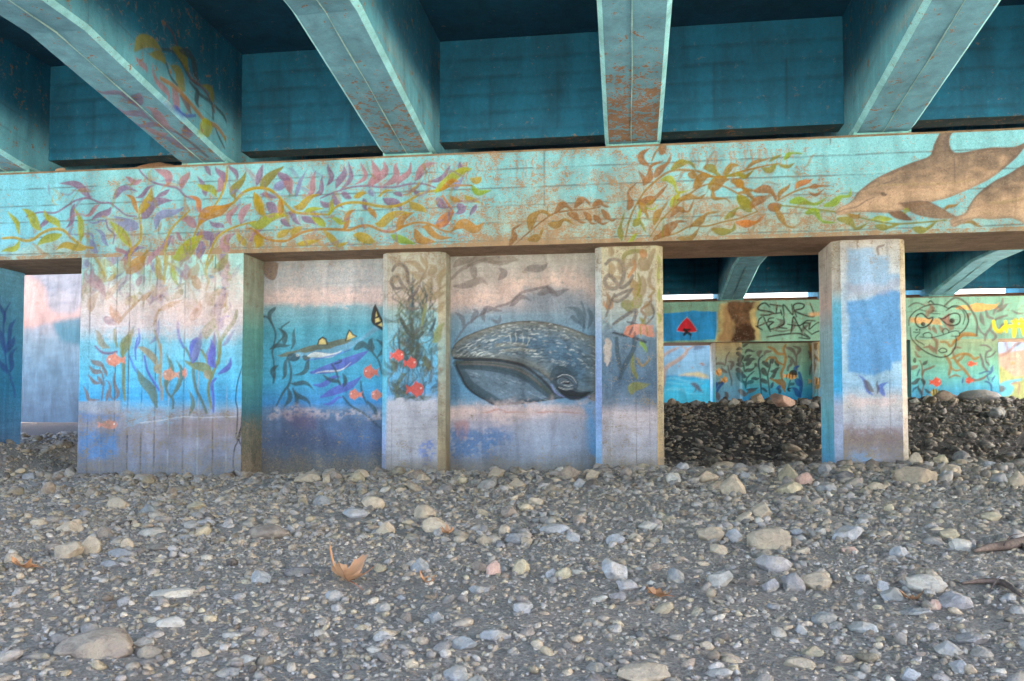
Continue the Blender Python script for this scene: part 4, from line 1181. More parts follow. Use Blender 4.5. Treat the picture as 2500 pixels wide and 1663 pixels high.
paint(FF, 'R', '''
s g 34 1070,1330 1075,1150 1020,1010 930,880 830,810 760,800 690,840 620,910
s k 20 655,960 740,912 850,930 930,1020 955,1120 910,1230 830,1305
s g 22 105,925 170,880 250,872 345,910
s k 18 255,955 345,912 450,890 560,900 670,945
s k 16 640,980 720,930 800,935 870,980 905,1060 880,1170
s k 16 108,1190 118,1090 180,1005 250,965 345,985
s k 24 200,1100 230,1040 300,1022 380,1090 448,1078 420,1150 340,1210 260,1215 210,1160 198,1095
s k 22 535,1080 600,1092 680,1040 760,1015 825,1040 835,1120 800,1170 720,1190 640,1165 550,1090
s k 14 260,1350 400,1362 560,1332 700,1282 780,1265 822,1285 825,1335 760,1342 708,1338
s k 16 322,1350 314,1312 380,1288 430,1312 437,1362
s k 18 602,1312 588,1260 630,1235 672,1262 676,1290
s k 18 130,1220 140,1350 200,1440 300,1530 420,1600 560,1640 680,1610 760,1510 782,1400 772,1340
s k 14 270,1292 205,1360 230,1410 290,1440 330,1470
s k 16 530,1545 580,1512 640,1530 640,1562 570,1575 528,1548
c k 26 220,1250 222,1250
c k 22 262,1252 264,1252
s k 14 175,1280 220,1290 265,1278
s k 12 430,985 500,985
s k 12 410,1015 550,1025
s k 14 370,780 420,800 500,740 440,740 500,720
s k 20 390,860 420,840 460,880
c k 60 310,1170 312,1172
c k 70 720,1120 724,1124
''', RP, .95)
# far panel kelp and reef fish
FP = dict(d=lin((58, 64, 66)), D=lin((44, 66, 84)), z=lin((100, 94, 92)), q=lin((146, 112, 62)), a=lin((30, 84, 160)), k=lin((28, 28, 30)), g=lin((40, 96, 110)), w=lin((230, 225, 215)))
FALL = [panF, colF[3]['front'], colF[3]['cr'], colF[4]['front'], colF[4]['cl']]
paint(FALL, 'F2', '''
s d 22 1190,440 1180,340 1150,300 1180,220
l d 40 1080,140 1120,120 1170,140
l d 50 1200,190 1260,150 1340,160
l d 50 1080,180 1120,200 1170,220
l d 50 1180,290 1230,240 1300,210
l d 56 1140,330 1130,270 1190,230
l d 60 1210,360 1270,300 1350,270
l d 56 1080,340 1130,350 1180,370
l d 60 1200,450 1260,430 1340,380
l d 60 1080,410 1120,430 1180,460
l d 44 1170,100 1200,70 1250,50
s D 22 1210,680 1220,560 1260,500 1330,440
l g 60 1080,470 1130,530 1190,600
l g 56 1200,660 1190,600 1150,560
l D 50 1220,520 1170,500 1130,480
l g 50 1230,620 1290,590 1320,570
l D 50 1290,550 1350,550 1400,530
l D 50 1220,700 1310,690 1390,670
s D 24 1430,760 1420,600 1410,450 1390,350 1400,270 1450,220
l z 60 1400,240 1400,180 1440,150
l z 50 1470,220 1510,170 1580,150
s d 24 1550,770 1530,600 1520,480 1550,380 1555,300
l d 60 1500,500 1460,430 1430,410
l d 56 1530,390 1480,330 1440,310
l d 56 1560,440 1630,420 1690,390
l d 56 1550,540 1600,490 1650,450
l d 50 1580,330 1580,280 1590,250
l d 44 1670,370 1640,320 1630,290
s D 40 1500,720 1460,690 1440,680
l d 56 1510,610 1460,570 1440,540
l D 50 1560,680 1580,630 1600,590
l d 40 1370,380 1350,340 1340,400
s q 40 1720,560 1710,470 1750,370 1770,250 1740,130 1770,70
s q 36 1740,350 1660,310 1620,250 1540,250 1490,300
s q 44 1750,200 1660,190 1600,130 1530,100
s q 40 1760,720 1720,650 1650,590 1570,550
l q 70 1760,680 1700,600 1600,560
s z 40 1800,430 1810,380 1850,340 1840,290
s z 34 1920,400 1870,280 1810,230
l z 60 1910,240 1840,130 1760,80
l z 60 1920,220 1960,130 1870,85
s z 24 1930,420 1920,300 1930,200
s a 40 1920,440 1900,400 1950,370
l a 70 1980,640 1940,590 1900,560
s a 50 1970,800 1990,640 1980,540 1960,460
l a 80 1970,790 1930,720 1850,670
s g 24 1810,720 1820,620 1840,560
l g 44 1820,640 1870,620 1890,600
s k 26 1830,720 1800,690 1840,680
l a 40 1640,690 1680,660 1690,640
l D 40 1680,750 1690,710 1660,680
l z 60 1200,790 1150,740 1110,690
l z 50 1220,780 1280,730 1350,700
s z 24 960,360 980,460 1010,560 1010,640
l z 60 950,460 890,430 870,370
l z 50 1000,420 1020,330 960,300
s z 22 930,330 940,240 980,170
s z 40 740,380 780,340 860,330 920,350
l z 40 750,300 780,290 810,240
s d 40 740,640 830,610 900,580
s a 40 800,740 840,660 900,600
l a 60 760,700 780,640 800,590
l z 60 830,840 800,760 740,720
l z 46 950,830 940,770 910,730
s q 40 2100,50 2160,200 2240,290
s q 40 2160,470 2180,350 2130,250 2110,100
s z 30 2110,490 2120,400 2150,330 2180,260
s q 30 2140,800 2180,720 2150,640
s q 26 2220,800 2220,700 2240,640
l q 70 2240,640 2190,650 2140,600
l z 40 2100,260 2110,200 2090,150
l q 50 2200,140 2180,80 2230,40
''', FP, .88)
for x, y, w, h, fc in ((830, 455, 130, 110, 1), (915, 560, 110, 90, 1), (1850, 505, 230, 100, 1), (2190, 580, 190, 110, 1)): fish(FALL, 'F2', x, y, w, h, lin((232, 168, 96)), fc)
paint(FALL, 'F2', '''
s k 14 800,430 830,490
s k 12 890,540 920,590
s k 14 1790,480 1780,540
s k 14 1830,470 1825,545
s k 14 1870,465 1865,540
s k 14 1900,480 1920,520
l k 60 1830,470 1890,455 1930,490
s k 20 2210,540 2200,620
s k 20 2250,530 2245,610
s k 18 2165,560 2160,600
''', FP, .9)
# ---------------------------------------------------------------- painted walls outside; the left one is added for the overlaid wave
wallR = Face((-4, 22, 0.2), (18, 22, 0.2), (18, 22, 4.6), (-4, 22, 4.6), 0.055)
grad(wallR, [(700, (150, 196, 222), .1), (860, (150, 200, 226), .08), (915, (134, 190, 214), .12), (917, (20, 160, 206), .03), (940, (22, 190, 226), .03), (1000, (60, 200, 222), .03), (1020, (90, 190, 205), .05)], 1670, 0.0)
poly([wallR], K('F2', [(270, 505), (330, 485), (470, 455), (640, 475), (700, 540), (560, 535), (470, 510)]), lin((232, 206, 138)), .9, soft=6, nz=3)
for y in (560, 600, 690, 740): stroke([wallR], K('F2', [(70, y), (300, y - 8), (640, y + 6)]), 5, lin((130, 222, 236)), 'l', .5)
paint([wallR], 'F2', '''
s t 60 20,760 60,560 70,430 130,360 250,290 350,210 390,140
s t 34 390,140 470,90 490,60
s t 26 380,130 310,90
s t 44 30,260 110,180 260,110
s t 30 50,380 30,330
l d 60 440,610 530,650 615,735
l d 24 520,680 490,740
s d 9 590,630 605,610
l q 30 570,330 600,340 635,350
l q 18 265,360 285,375
l q 16 450,380 465,395
''', dict(t=lin((196, 164, 140)), d=lin((84, 84, 98)), q=lin((180, 120, 66))), .92)
poly([wallR], K('F2', [(480, 60), (600, 60), (650, 110), (480, 145)]), lin((110, 130, 150)), .9, smooth=False)
poly([wallR], K('R2', [(1700, 240), (2600, 200), (2600, 1400), (1700, 1400)]), lin((170, 196, 224)), 1, smooth=False)
poly([wallR], K('R2', [(1700, 480), (2240, 400), (2700, 400), (2700, 900), (2060, 920), (1700, 680)]), lin((204, 170, 140)), .95, soft=4, smooth=False, vary=.25)
poly([wallR], K('R2', [(1700, 660), (1850, 730), (2060, 900), (2300, 880), (2700, 850), (2700, 1400), (1700, 1400)]), lin((178, 186, 106)), .95, soft=3, smooth=False, vary=.35)
poly([wallR], K('R2', [(1740, 1040), (2000, 960), (2190, 930), (2180, 970), (2000, 1020), (2060, 1100), (1960, 1240), (1740, 1240)]), lin((96, 198, 220)), .95, nz=3)
paint([wallR], 'R2', '''
s t 44 1740,530 1860,490 2000,400 2100,290 2240,260
s t 40 1950,430 1910,290 1920,200
s d 34 2100,330 2160,280
l d 130 1740,1110 1820,1110 1890,1090
s t 40 2140,1210 2150,1080 2120,1000 2000,1030
l q 40 1990,650 2040,640 2080,680
''', dict(t=lin((170, 130, 118)), d=lin((92, 86, 84)), q=lin((196, 150, 70))), .9)
wallL = Face((-44, 15.5, -0.6), (-13.5, 15.5, -0.6), (-13.5, 15.5, 7.2), (-44, 15.5, 7.2), 0.09)
grad(wallL, [(600, (206, 208, 214), .05), (700, (202, 204, 212), .05), (740, (214, 206, 208), .03), (790, (210, 206, 210), .03), (830, (168, 194, 208), .03), (900, (142, 182, 206), .02), (1000, (128, 160, 186), .03)], 120, .25)
for i in range(26):
    y = 665 + i * 4.6 + random.uniform(-3, 3); x = random.uniform(60, 150)
    stroke([wallL], [(x - 40, y), (x, y + random.uniform(-2, 2)), (x + 55, y + random.uniform(-3, 3))], random.uniform(2, 5), random.choice([lin((150, 160, 176)), lin((225, 222, 224)), lin((168, 176, 190))]), 'l', .6)
poly([wallL], [(30, 660), (70, 670), (110, 720), (125, 755), (170, 765), (200, 745), (240, 760), (240, 800), (150, 790), (90, 800), (30, 790)], lin((250, 208, 196)), .95, soft=12, nz=16, nscale=1.2, seed=9)
poly([wallL], [(40, 670), (100, 700), (110, 760), (60, 790), (30, 770)], lin((255, 226, 214)), .9, soft=14, nz=14, nscale=1.6, thr=.35)
poly([wallL], [(130, 790), (200, 770), (240, 790), (240, 850), (170, 840), (140, 815)], lin((84, 160, 180)), .85, soft=10, nz=14, nscale=1.3, seed=12)
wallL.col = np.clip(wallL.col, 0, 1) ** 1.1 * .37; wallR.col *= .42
for q in [bF, pF, panF] + [f for d in colF.values() for f in d.values()]: q.col *= 1.4
# ---------------------------------------------------------------- build near and far piers
def pier_thing(name, loc, label, group): return thing(name, loc, label, 'bridge pier', group)
PN = pier_thing('bridge_pier', (0, 0, 0), 'turquoise concrete bridge pier painted with kelp, dolphins, a shark and a whale', 'bridge piers')
build('cap_beam', capN + capN_rest, M_BEAM, PN, 0.002, 1)
o = build('wall_column', list(pierN.values()), M_WALL, PN, 0.0025, 2); o['label'] = 'wide cracked wall column with painted kelp'
for i in range(5):
    o = build('column', list(colN[i].values()), M_WALL, PN, 0.0025, 3 + i)
    o['label'] = ['blue column at the left edge', 'column with thick kelp and red fish', 'column with yellow kelp and grey spray loops', 'column with flat blue paint patches', 'column beyond the right edge'][i]
for f, nm, lb in ((pan1, 'infill_wall', 'panel with painted shark'), (pan2, 'infill_wall', 'panel with painted whale head')):
    a = f.co.min(0); b = f.co.max(0); bk = Face((b[0], 0.86, a[2]), (a[0], 0.86, a[2]), (a[0], 0.86, b[2]), (b[0], 0.86, b[2]), 0.2); bk.col[:] = lin((120, 165, 165))
    build(nm, [f, bk], M_WALL, PN, 0.002, 9)['label'] = lb
PF = pier_thing('bridge_pier', (0, Y_FAR, 0), 'farther bridge pier with graffiti, a red triangle on blue and painted seaweed', 'bridge piers')
build('cap_beam', capF + capF_rest, M_WALL, PF, 0.002, 11)
build('wall_column', list(pierF.values()), M_WALL, PF, 0.002, 12)
for i in colF: build('column', list(colF[i].values()), M_WALL, PF, 0.002, 13 + i)
for f in (panF, panF2):
    a = f.co.min(0); b = f.co.max(0); bk = Face((b[0], Y_FAR + .86, a[2]), (a[0], Y_FAR + .86, a[2]), (a[0], Y_FAR + .86, b[2]), (b[0], Y_FAR + .86, b[2]), 0.3); bk.col[:] = lin((120, 165, 165))
    build('infill_wall', [f, bk], M_WALL, PF, 0.002, 19)
# ---------------------------------------------------------------- girders with haunched ends
PROF = [(-13.0, 4.60), (-2.85, 4.60), (0.02, 4.175), (1.15, 4.175), (4.02, 4.60), (11.65, 4.60), (14.52, 4.175), (15.65, 4.175), (16.6, 4.3)]
GL = ['outer girder at the left end of the bridge', 'peeling turquoise girder with a spalled edge, second from the left end', 'turquoise girder with purple and olive kelp painted on its side', 'turquoise girder with orange-brown flecks, left of the middle one',
      'middle girder with a large brown peeled patch above the pier', 'clean blue-green girder above the blue-patched column', 'girder to the right of the clean blue-green one', 'girder beyond the wall column of the farther pier', 'girder one bay in from the right end of the bridge', 'unseen girder added at the right end to widen the shading deck']
HW, CH = 0.35, 0.05
for gi, gx in enumerate(GX):
    G = thing('bridge_girder', (gx, 0, 4.1), GL[gi], 'girder', 'bridge girders')
    fs = []; named = {}
    for si, ((ya, za), (yb, zb)) in enumerate(zip(PROF[:-1], PROF[1:])):
        near = si == 1 and 1 <= gi <= 6
        r = (0.018 if gi in (1, 2) and si == 1 else 0.045 if near else 0.14 if si < 5 else 0.09); x0, x1 = gx - HW, gx + HW
        sof = Face((x0 + CH, ya, za), (x1 - CH, ya, za), (x1 - CH, yb, zb), (x0 + CH, yb, zb), r, flip=True)
        cl = Face((x0, ya, za + CH), (x0 + CH, ya, za), (x0 + CH, yb, zb), (x0, yb, zb + CH), max(r, .05), flip=True)
        cr = Face((x1 - CH, ya, za), (x1, ya, za + CH), (x1, yb, zb + CH), (x1 - CH, yb, zb), max(r, .05), flip=True)
        lf = Face((x0, yb, zb + CH), (x0, ya, za + CH), (x0, ya, Z_DECK), (x0, yb, Z_DECK), r)
        rt = Face((x1, ya, za + CH), (x1, yb, zb + CH), (x1, yb, Z_DECK), (x1, ya, Z_DECK), r)
        wk = sstep(-2.6, -0.2, sof.co[:, 1]) * (sof.co[:, 1] < 0.1) if si < 2 else np.zeros(len(sof.co))
        sof.col[:] = lin((110, 170, 192)); sof.wear[:] = 0.25 + wk * (0.42 if gi == 4 else 0.24 if gi == 3 else 0.06 if gi == 5 else 0.18)
        for q in (cl, cr): q.col[:] = lin((148, 216, 226), .95); q.wear[:] = 0.22
        for q in (lf, rt):
            q.col[:] = lin((100, 178, 200)) * (1 + 0.25 * (fbm(q.co[:, 1] * 2, q.co[:, 2] * 3, gi, 4) - 0.5))[:, None]
            up = sstep(4.62, 5.05, q.co[:, 2])[:, None]; q.col[:] = q.col * (1 - up) + lin((18, 108, 140)) * up  # webs darken upwards: shade of the bays put into the paint
            st = (0.5 * sstep(0.45, 0.75, fbm(q.co[:, 1] * 1.1, q.co[:, 2] * 9, gi + 3, 4)) * sstep(4.95, 4.45, q.co[:, 2]) * (gi in (3, 5, 6)))[:, None]; q.col[:] = q.col * (1 - st) + lin((188, 160, 122)) * st
            q.wear[:] = 0.28
            for zz in (4.72, 5.02, 5.32): seam(q, 1, zz - q.O[2] if abs(za - zb) < 1e-6 else zz - 4.4, 0.004, max(0.012, r), 0.35)
        if gi in (1, 2) and si == 1: named = dict(sof=sof, rt=rt, cr=cr)
        fs += [sof, cl, cr, lf, rt]
        if si == 1 and gi in (1, 2):
            if gi == 2:
                paint([sof], 'L', '''
l v 60 1130,880 1000,830 860,800
l v 66 1220,940 1210,890 1240,830
s v 16 1080,880 1200,930 1300,1030 1420,1130 1560,1180 1660,1240
l v 60 1290,1050 1190,1000 1050,960
l p 70 1540,1150 1430,1040 1290,950
l v 56 1430,1130 1310,1110 1180,1080
l p 50 1480,1190 1380,1180 1290,1150
l v 56 1740,1320 1560,1260 1370,1230
s s 22 1560,1170 1700,1270 1850,1400
l s 70 1660,1170 1700,1120 1780,1060
l v 60 1680,1220 1670,1170 1640,1150
''', PAL, .8)
                paint([rt, cr], 'L', '''
l p 40 1310,640 1260,580 1200,500
l p 60 1500,900 1440,770 1360,570
l p 70 1590,970 1560,880 1530,790
l s 70 1700,1010 1640,900 1600,850
s a 26 1420,860 1490,950 1560,980 1650,1030 1740,1030
l a 44 1530,960 1590,990 1640,1030
l e 80 1200,450 1260,370 1360,380 1440,450
l e 60 1470,560 1420,490 1330,480
s D 26 1450,440 1560,460 1620,560 1690,690 1760,750
s s 24 1460,200 1540,300 1580,420 1660,600 1700,700 1800,780 1880,900 1910,1000
l e 70 1540,430 1650,520 1680,640
l D 60 1700,500 1740,600 1770,710
l D 60 1600,450 1700,480 1740,580
l e 80 1640,800 1600,680 1520,590
s D 22 1480,560 1520,680 1580,760
s q 34 1430,700 1550,770 1660,880 1760,1000 1830,1080 1930,1130 2000,1230 2040,1330
l g 90 1790,1160 1840,1140 1890,1140
s e 26 2050,1410 2040,1330 2000,1220
s D 24 1690,730 1780,840 1880,920 1900,1060
l D 44 1770,950 1760,850 1740,780
l e 50 1900,900 1880,820 1800,760
l e 60 2030,1200 2070,1080 2030,960
s D 22 1910,940 1990,1030 2030,1120
s D 18 2000,1320 1950,1220 1920,1150
''', PAL, .85)
            else:
                paint([rt, cr], 'L', '''
l D 90 750,1050 680,900 530,790
l D 60 870,1080 840,980 760,930
s s 24 460,950 510,1020 600,1030 700,1040 820,1090 910,1150 980,1230 1060,1320 1120,1410
b s 60 540,1090 620,1110 660,1060
b s 54 720,1180 770,1190 840,1130
b s 50 840,1250 910,1250 990,1260
''', PAL, .85)
                spall = K('L', [(280, 1085), (420, 1140), (520, 1190), (700, 1240), (860, 1320), (1080, 1450), (960, 1450), (840, 1400), (760, 1370), (620, 1300), (480, 1230), (350, 1170)])
                poly([sof, cr], spall, lin((150, 138, 118)), .95, nz=8, nscale=14, wear=.55, vary=.6, smooth=False)
                poly([sof], K('L', [(0, 930), (300, 1080), (560, 1260), (300, 1140), (0, 1010)]), lin((190, 172, 140)), .8, soft=4, nz=6, smooth=False)
    top = Face((gx - HW, -13.0, Z_DECK), (gx + HW, -13.0, Z_DECK), (gx + HW, 16.6, Z_DECK), (gx - HW, 16.6, Z_DECK), 0.5)
    e0 = Face((gx - HW, -13.0, 4.6), (gx + HW, -13.0, 4.6), (gx + HW, -13.0, Z_DECK), (gx - HW, -13.0, Z_DECK), 0.3); e1 = Face((gx + HW, 16.6, 4.3), (gx - HW, 16.6, 4.3), (gx - HW, 16.6, Z_DECK), (gx + HW, 16.6, Z_DECK), 0.3)
    for q in (top, e0, e1): q.col[:] = lin((104, 184, 190))
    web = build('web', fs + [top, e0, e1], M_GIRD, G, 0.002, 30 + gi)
    sx = gx + (0.0 if gi != 4 else -0.02)           # fin left by the formwork joint along the soffit
    for side, (sa, sb) in (('form_seam', (0, 3)), ('form_seam', (5, 8))):
        co, fc = [], []
        pts = []
        for (ya, za), (yb, zb) in zip(PROF[sa:sb], PROF[sa + 1:sb + 1]):
            for k_ in range(12): t_k = k_ / 12; pts.append((ya + (yb - ya) * t_k, za + (zb - za) * t_k))
        pts.append(PROF[sb])
        for (y, z) in pts:
            w_ = 0.006 + 0.003 * math.sin(y * 9 + gi); h_ = 0.010 + 0.005 * math.sin(y * 5 + gi * 2) + 0.004 * random.random()
            j = sx + 0.004 * math.sin(y * 3.1); co += [(j - w_, y, z + .004), (j, y, z - h_), (j + w_, y, z + .004)]
        for k_ in range(len(pts) - 1): b_ = 3 * k_; fc += [(b_, b_ + 3, b_ + 4, b_ + 1), (b_ + 1, b_ + 4, b_ + 5, b_ + 2)]
        col_ = np.tile([*lin((176, 220, 214)), 0.2], (len(co), 1))
        fin = mesh_obj(side, co, fc, M_GIRD, G, col_); fin.parent = web
    for yb in (0.10, Y_FAR + 0.10):
        q = box_faces(gx - 0.33, gx + 0.33, yb, yb + 0.9, Z_CAP - 0.005, 4.20, 0, 0.06)
        for f in q.values(): f.col[:] = lin((120, 196, 196)); f.wear[:] = .3
        build('bearing_pad', list(q.values()), M_GIRD, G, 0.004, 60 + gi)
# ---------------------------------------------------------------- deck slab and cross walls between the girders; teal paint darkened to carry shade
DK = thing('bridge_deck', (0, 5, Z_DECK), 'dark teal deck slab and cross walls overhead between the girders', 'bridge deck')
for i in range(len(GX) - 1):
    a, b = GX[i] + HW, GX[i + 1] - HW
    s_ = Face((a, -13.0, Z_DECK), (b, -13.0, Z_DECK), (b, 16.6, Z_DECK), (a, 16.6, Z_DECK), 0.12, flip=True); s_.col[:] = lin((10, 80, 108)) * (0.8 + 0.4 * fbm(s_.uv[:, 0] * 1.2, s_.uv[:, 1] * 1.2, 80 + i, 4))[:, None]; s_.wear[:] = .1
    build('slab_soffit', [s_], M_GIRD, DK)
    for Y, r in ((0.45, 0.03 if 0 <= i <= 6 else .2), (Y_FAR + 0.45, 0.05)):
        fr = Face((a, Y, 4.42), (b, Y, 4.42), (b, Y, Z_DECK), (a, Y, Z_DECK), r); bk = Face((b, Y + .3, 4.42), (a, Y + .3, 4.42), (a, Y + .3, Z_DECK), (b, Y + .3, Z_DECK), 0.2)
        bt = Face((a, Y, 4.42), (b, Y, 4.42), (b, Y + .3, 4.42), (a, Y + .3, 4.42), .05, flip=True); bt.col[:] = lin((60, 96, 104)); bt.wear[:] = .3
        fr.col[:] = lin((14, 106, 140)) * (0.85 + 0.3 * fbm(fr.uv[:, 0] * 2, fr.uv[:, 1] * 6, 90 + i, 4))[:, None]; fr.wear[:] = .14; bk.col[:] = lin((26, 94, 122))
        fr.wear[fr.uv[:, 1] < 0.05] = .32
        for zz in (0.14, 0.38, 0.62, 0.86, 1.10): seam(fr, 1, zz, 0.014, max(.016, r), .6, .008, lightcol=lin((16, 58, 74)))
        for xx in (.7, 1.6): seam(fr, 0, xx, 0.008, max(.014, r), .5, .004, .14, .9, lightcol=lin((16, 58, 74)))
        q = box_faces(a, b, Y + .38, Y + .5, Z_CAP + .01, 4.30, 0, .08)
        for f in q.values(): f.col[:] = lin((170, 118, 90)) * (0.6 + .8 * fbm(f.uv[:, 0] * 2, f.uv[:, 1] * 20, 7, 4))[:, None]; f.wear[:] = .1
        build('timber_strip', [q['front'], q['back'], Face((a, Y + .38, 4.30), (b, Y + .38, 4.30), (b, Y + .5, 4.30), (a, Y + .5, 4.30), .1)], M_GIRD, DK)['label'] = 'reddish-brown timber strip on the ledge'
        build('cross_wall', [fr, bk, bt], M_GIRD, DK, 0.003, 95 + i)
x0, x1 = GX[0] - .6, GX[-1] + .6
m_deck, t_, b_ = new_mat('deck_concrete'); nn_ = noise(t_, 3, 6); t_.links.new(ramp(t_, nn_, [(.3, lin((120, 118, 112))), (.7, lin((150, 146, 138)))]), b_.inputs['Base Color']); b_.inputs['Roughness'].default_value = .9
V = [(x0, -13.02, Z_DECK + .012), (x1, -13.02, Z_DECK + .012), (x1, 16.62, Z_DECK + .012), (x0, 16.62, Z_DECK + .012), (x0, -13.02, 6.15), (x1, -13.02, 6.15), (x1, 16.62, 6.15), (x0, 16.62, 6.15)]
BOXF = [(3, 2, 1, 0), (4, 5, 6, 7), (0, 1, 5, 4), (1, 2, 6, 5), (2, 3, 7, 6), (3, 0, 4, 7)]
mesh_obj('slab', V, BOXF, m_deck, DK, smooth=False)
# ---------------------------------------------------------------- painted walls outside the bridge, the added wave wall among them
def wall_thing(nm, f, th, lb):
    a = f.co.min(0); b = f.co.max(0); y = a[1]; T = thing(nm, (float((a[0] + b[0]) / 2), float(y), 0), lb, 'wall')
    build('painted_face', [f], M_WALL, T, 0.003, 99)
    wb = mesh_obj('wall_body', [(a[0], y + .02, a[2]), (b[0], y + .02, a[2]), (b[0], y + th, a[2]), (a[0], y + th, a[2]), (a[0], y + .02, b[2]), (b[0], y + .02, b[2]), (b[0], y + th, b[2]), (a[0], y + th, b[2])], BOXF, m_deck, T, smooth=False)
    cp = mesh_obj('coping', [(x, yy, z) for z in (b[2] + .003, b[2] + .12) for (x, yy) in ((a[0] - .05, y - .06), (b[0] + .05, y - .06), (b[0] + .05, y + th + .06), (a[0] - .05, y + th + .06))], BOXF, m_deck, T, smooth=False); cp.parent = wb
wall_thing('outside_wall', wallL, .5, 'added pale wall standing for an overlaid wave with pink spray, seen through the left opening')
wall_thing('outside_wall', wallR, .5, 'wall painted with a turquoise bay, driftwood tree and hills, behind the farther pier')
# ================================================================ ground, gravel and stones
def ground_z(X, Y):
    X = np.asarray(X, float); Y = np.asarray(Y, float)
    z = np.clip(0.022 * X, -0.12, 0.12) * sstep(-7, -1, Y)
    z = z + 1.02 * sstep(1.4, 12.6, Y) ** 1.15 * sstep(-6.5, -3.5, X) - 0.10 * np.exp(-((Y - 3.2) / 1.6) ** 2) * sstep(-1, 1.5, X)
    z = z + 0.42 * sstep(-7.6, -8.9, X) * sstep(-3.0, 0.6, Y) * sstep(14, 5, Y) + 0.62 * sstep(-6.5, -9, X) * sstep(4, 13, Y)
    z = z + 0.06 * sstep(-1.5, -0.3, Y) * sstep(1.2, 0.2, Y)
    z = z + 0.05 * (fbm(X * 0.7 + 40, Y * 0.7 + 40, 71, 3) - 0.5) + 0.03 * (fbm(X * 3.1 + 40, Y * 3.1 + 40, 72, 3) - 0.5) + 0.022 * (fbm(X * 9 + 40, Y * 9 + 40, 73, 3) - 0.5)
    return z
T_RAY = 1.6 * (45 / 1.6) ** np.linspace(0, 1, 2200)
def on_ground(px):
    d = rays(px)[0]; p = CAM + T_RAY[:, None] * d; hit = p[:, 2] <= ground_z(p[:, 0], p[:, 1])
    return p[np.argmax(hit)] if hit.any() else p[-1]
xs = np.unique(np.concatenate([np.linspace(-900, -40, 14), np.linspace(-40, -12, 30), np.linspace(-12, -5, 44), np.linspace(-5, 4, 190), np.linspace(4, 14, 62), np.linspace(14, 40, 26), np.linspace(40, 900, 14)]))
ys = np.unique(np.concatenate([np.linspace(-300, -40, 10), np.linspace(-40, -10, 30), np.linspace(-10, 1, 220), np.linspace(1, 16, 75), np.linspace(16, 60, 30), np.linspace(60, 1500, 14)]))
gx_, gy_ = np.meshgrid(xs, ys); gz_ = ground_z(gx_, gy_)
nx = len(xs); ii = (np.arange(len(ys) - 1)[:, None] * nx + np.arange(nx - 1)[None]).ravel()
mG, t, b = new_mat('river_gravel_bed'); pos = nd(t, 'ShaderNodeNewGeometry').outputs['Position']
n1 = noise(t, 1.3, 6, .6, pos); n2 = noise(t, 60, 6, .7, pos); n3 = noise(t, 14, 5, .65, pos)
c = ramp(t, n2, [(.3, lin((92, 87, 83))), (.5, lin((150, 142, 134))), (.72, lin((208, 198, 186)))])
c = mix(t, math_(t, 'MULTIPLY', n1, .6), c, lin((154, 145, 136)))
sx = nd(t, 'ShaderNodeSeparateXYZ'); t.links.new(pos, sx.inputs[0])
far_ = math_(t, 'MAXIMUM', math_(t, 'MULTIPLY', math_(t, 'SUBTRACT', sx.outputs[0], 11.0), .5, clamp=True), math_(t, 'MULTIPLY', math_(t, 'SUBTRACT', -11.5, sx.outputs[1]), .5, clamp=True))
c = mix(t, math_(t, 'MULTIPLY', math_(t, 'SUBTRACT', sx.outputs[1], 1.2), .4, clamp=True), c, mix(t, n2, lin((40, 36, 34)), lin((86, 80, 76))))      # bank darkened: its shade put into the earth colour
c = mix(t, far_, c, mix(t, n3, lin((206, 196, 180)), lin((176, 166, 150))))          # unseen outer ground made pale to bounce light under the deck
t.links.new(c, b.inputs['Base Color']); b.inputs['Roughness'].default_value = .92; b.inputs['Specular IOR Level'].default_value = .2
bump(t, b, math_(t, 'ADD', n2, math_(t, 'MULTIPLY', n3, .8)), 1.0, .035)
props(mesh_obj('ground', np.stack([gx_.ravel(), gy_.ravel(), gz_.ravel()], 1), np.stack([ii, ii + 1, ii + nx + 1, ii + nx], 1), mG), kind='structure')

def ico(sub):
    import bmesh
    bm = bmesh.new(); bmesh.ops.create_icosphere(bm, subdivisions=sub, radius=1)
    v = np.array([x.co[:] for x in bm.verts]); f = np.array([[x.index for x in q.verts] for q in bm.faces]); bm.free(); return v, f
def rock_shape(sub, seed, angular=0.5):
    v, f = ico(sub); rg = np.random.default_rng(seed)
    for _ in range(int(6 + 9 * angular)):             # shave flats off a ball
        n = rg.normal(size=3); n /= np.linalg.norm(n); h = rg.uniform(0.5, 0.85) if angular > .3 else rg.uniform(.66, .95); d = v @ n
        v = v - np.maximum(d - h, 0)[:, None] * n * (0.92 if angular > .3 else .6)
    s = 0.17 if sub > 2 else 0.12
    v = v * (1 + s * (fbm(v[:, 0] * 1.7 + seed, v[:, 1] * 1.7 + v[:, 2], seed, 3) - .5) * 2 + s * .5 * (fbm(v[:, 2] * 5 + seed, v[:, 0] * 5 - v[:, 1] * 3, seed + 3, 3) - .5))[:, None]
    return v, f
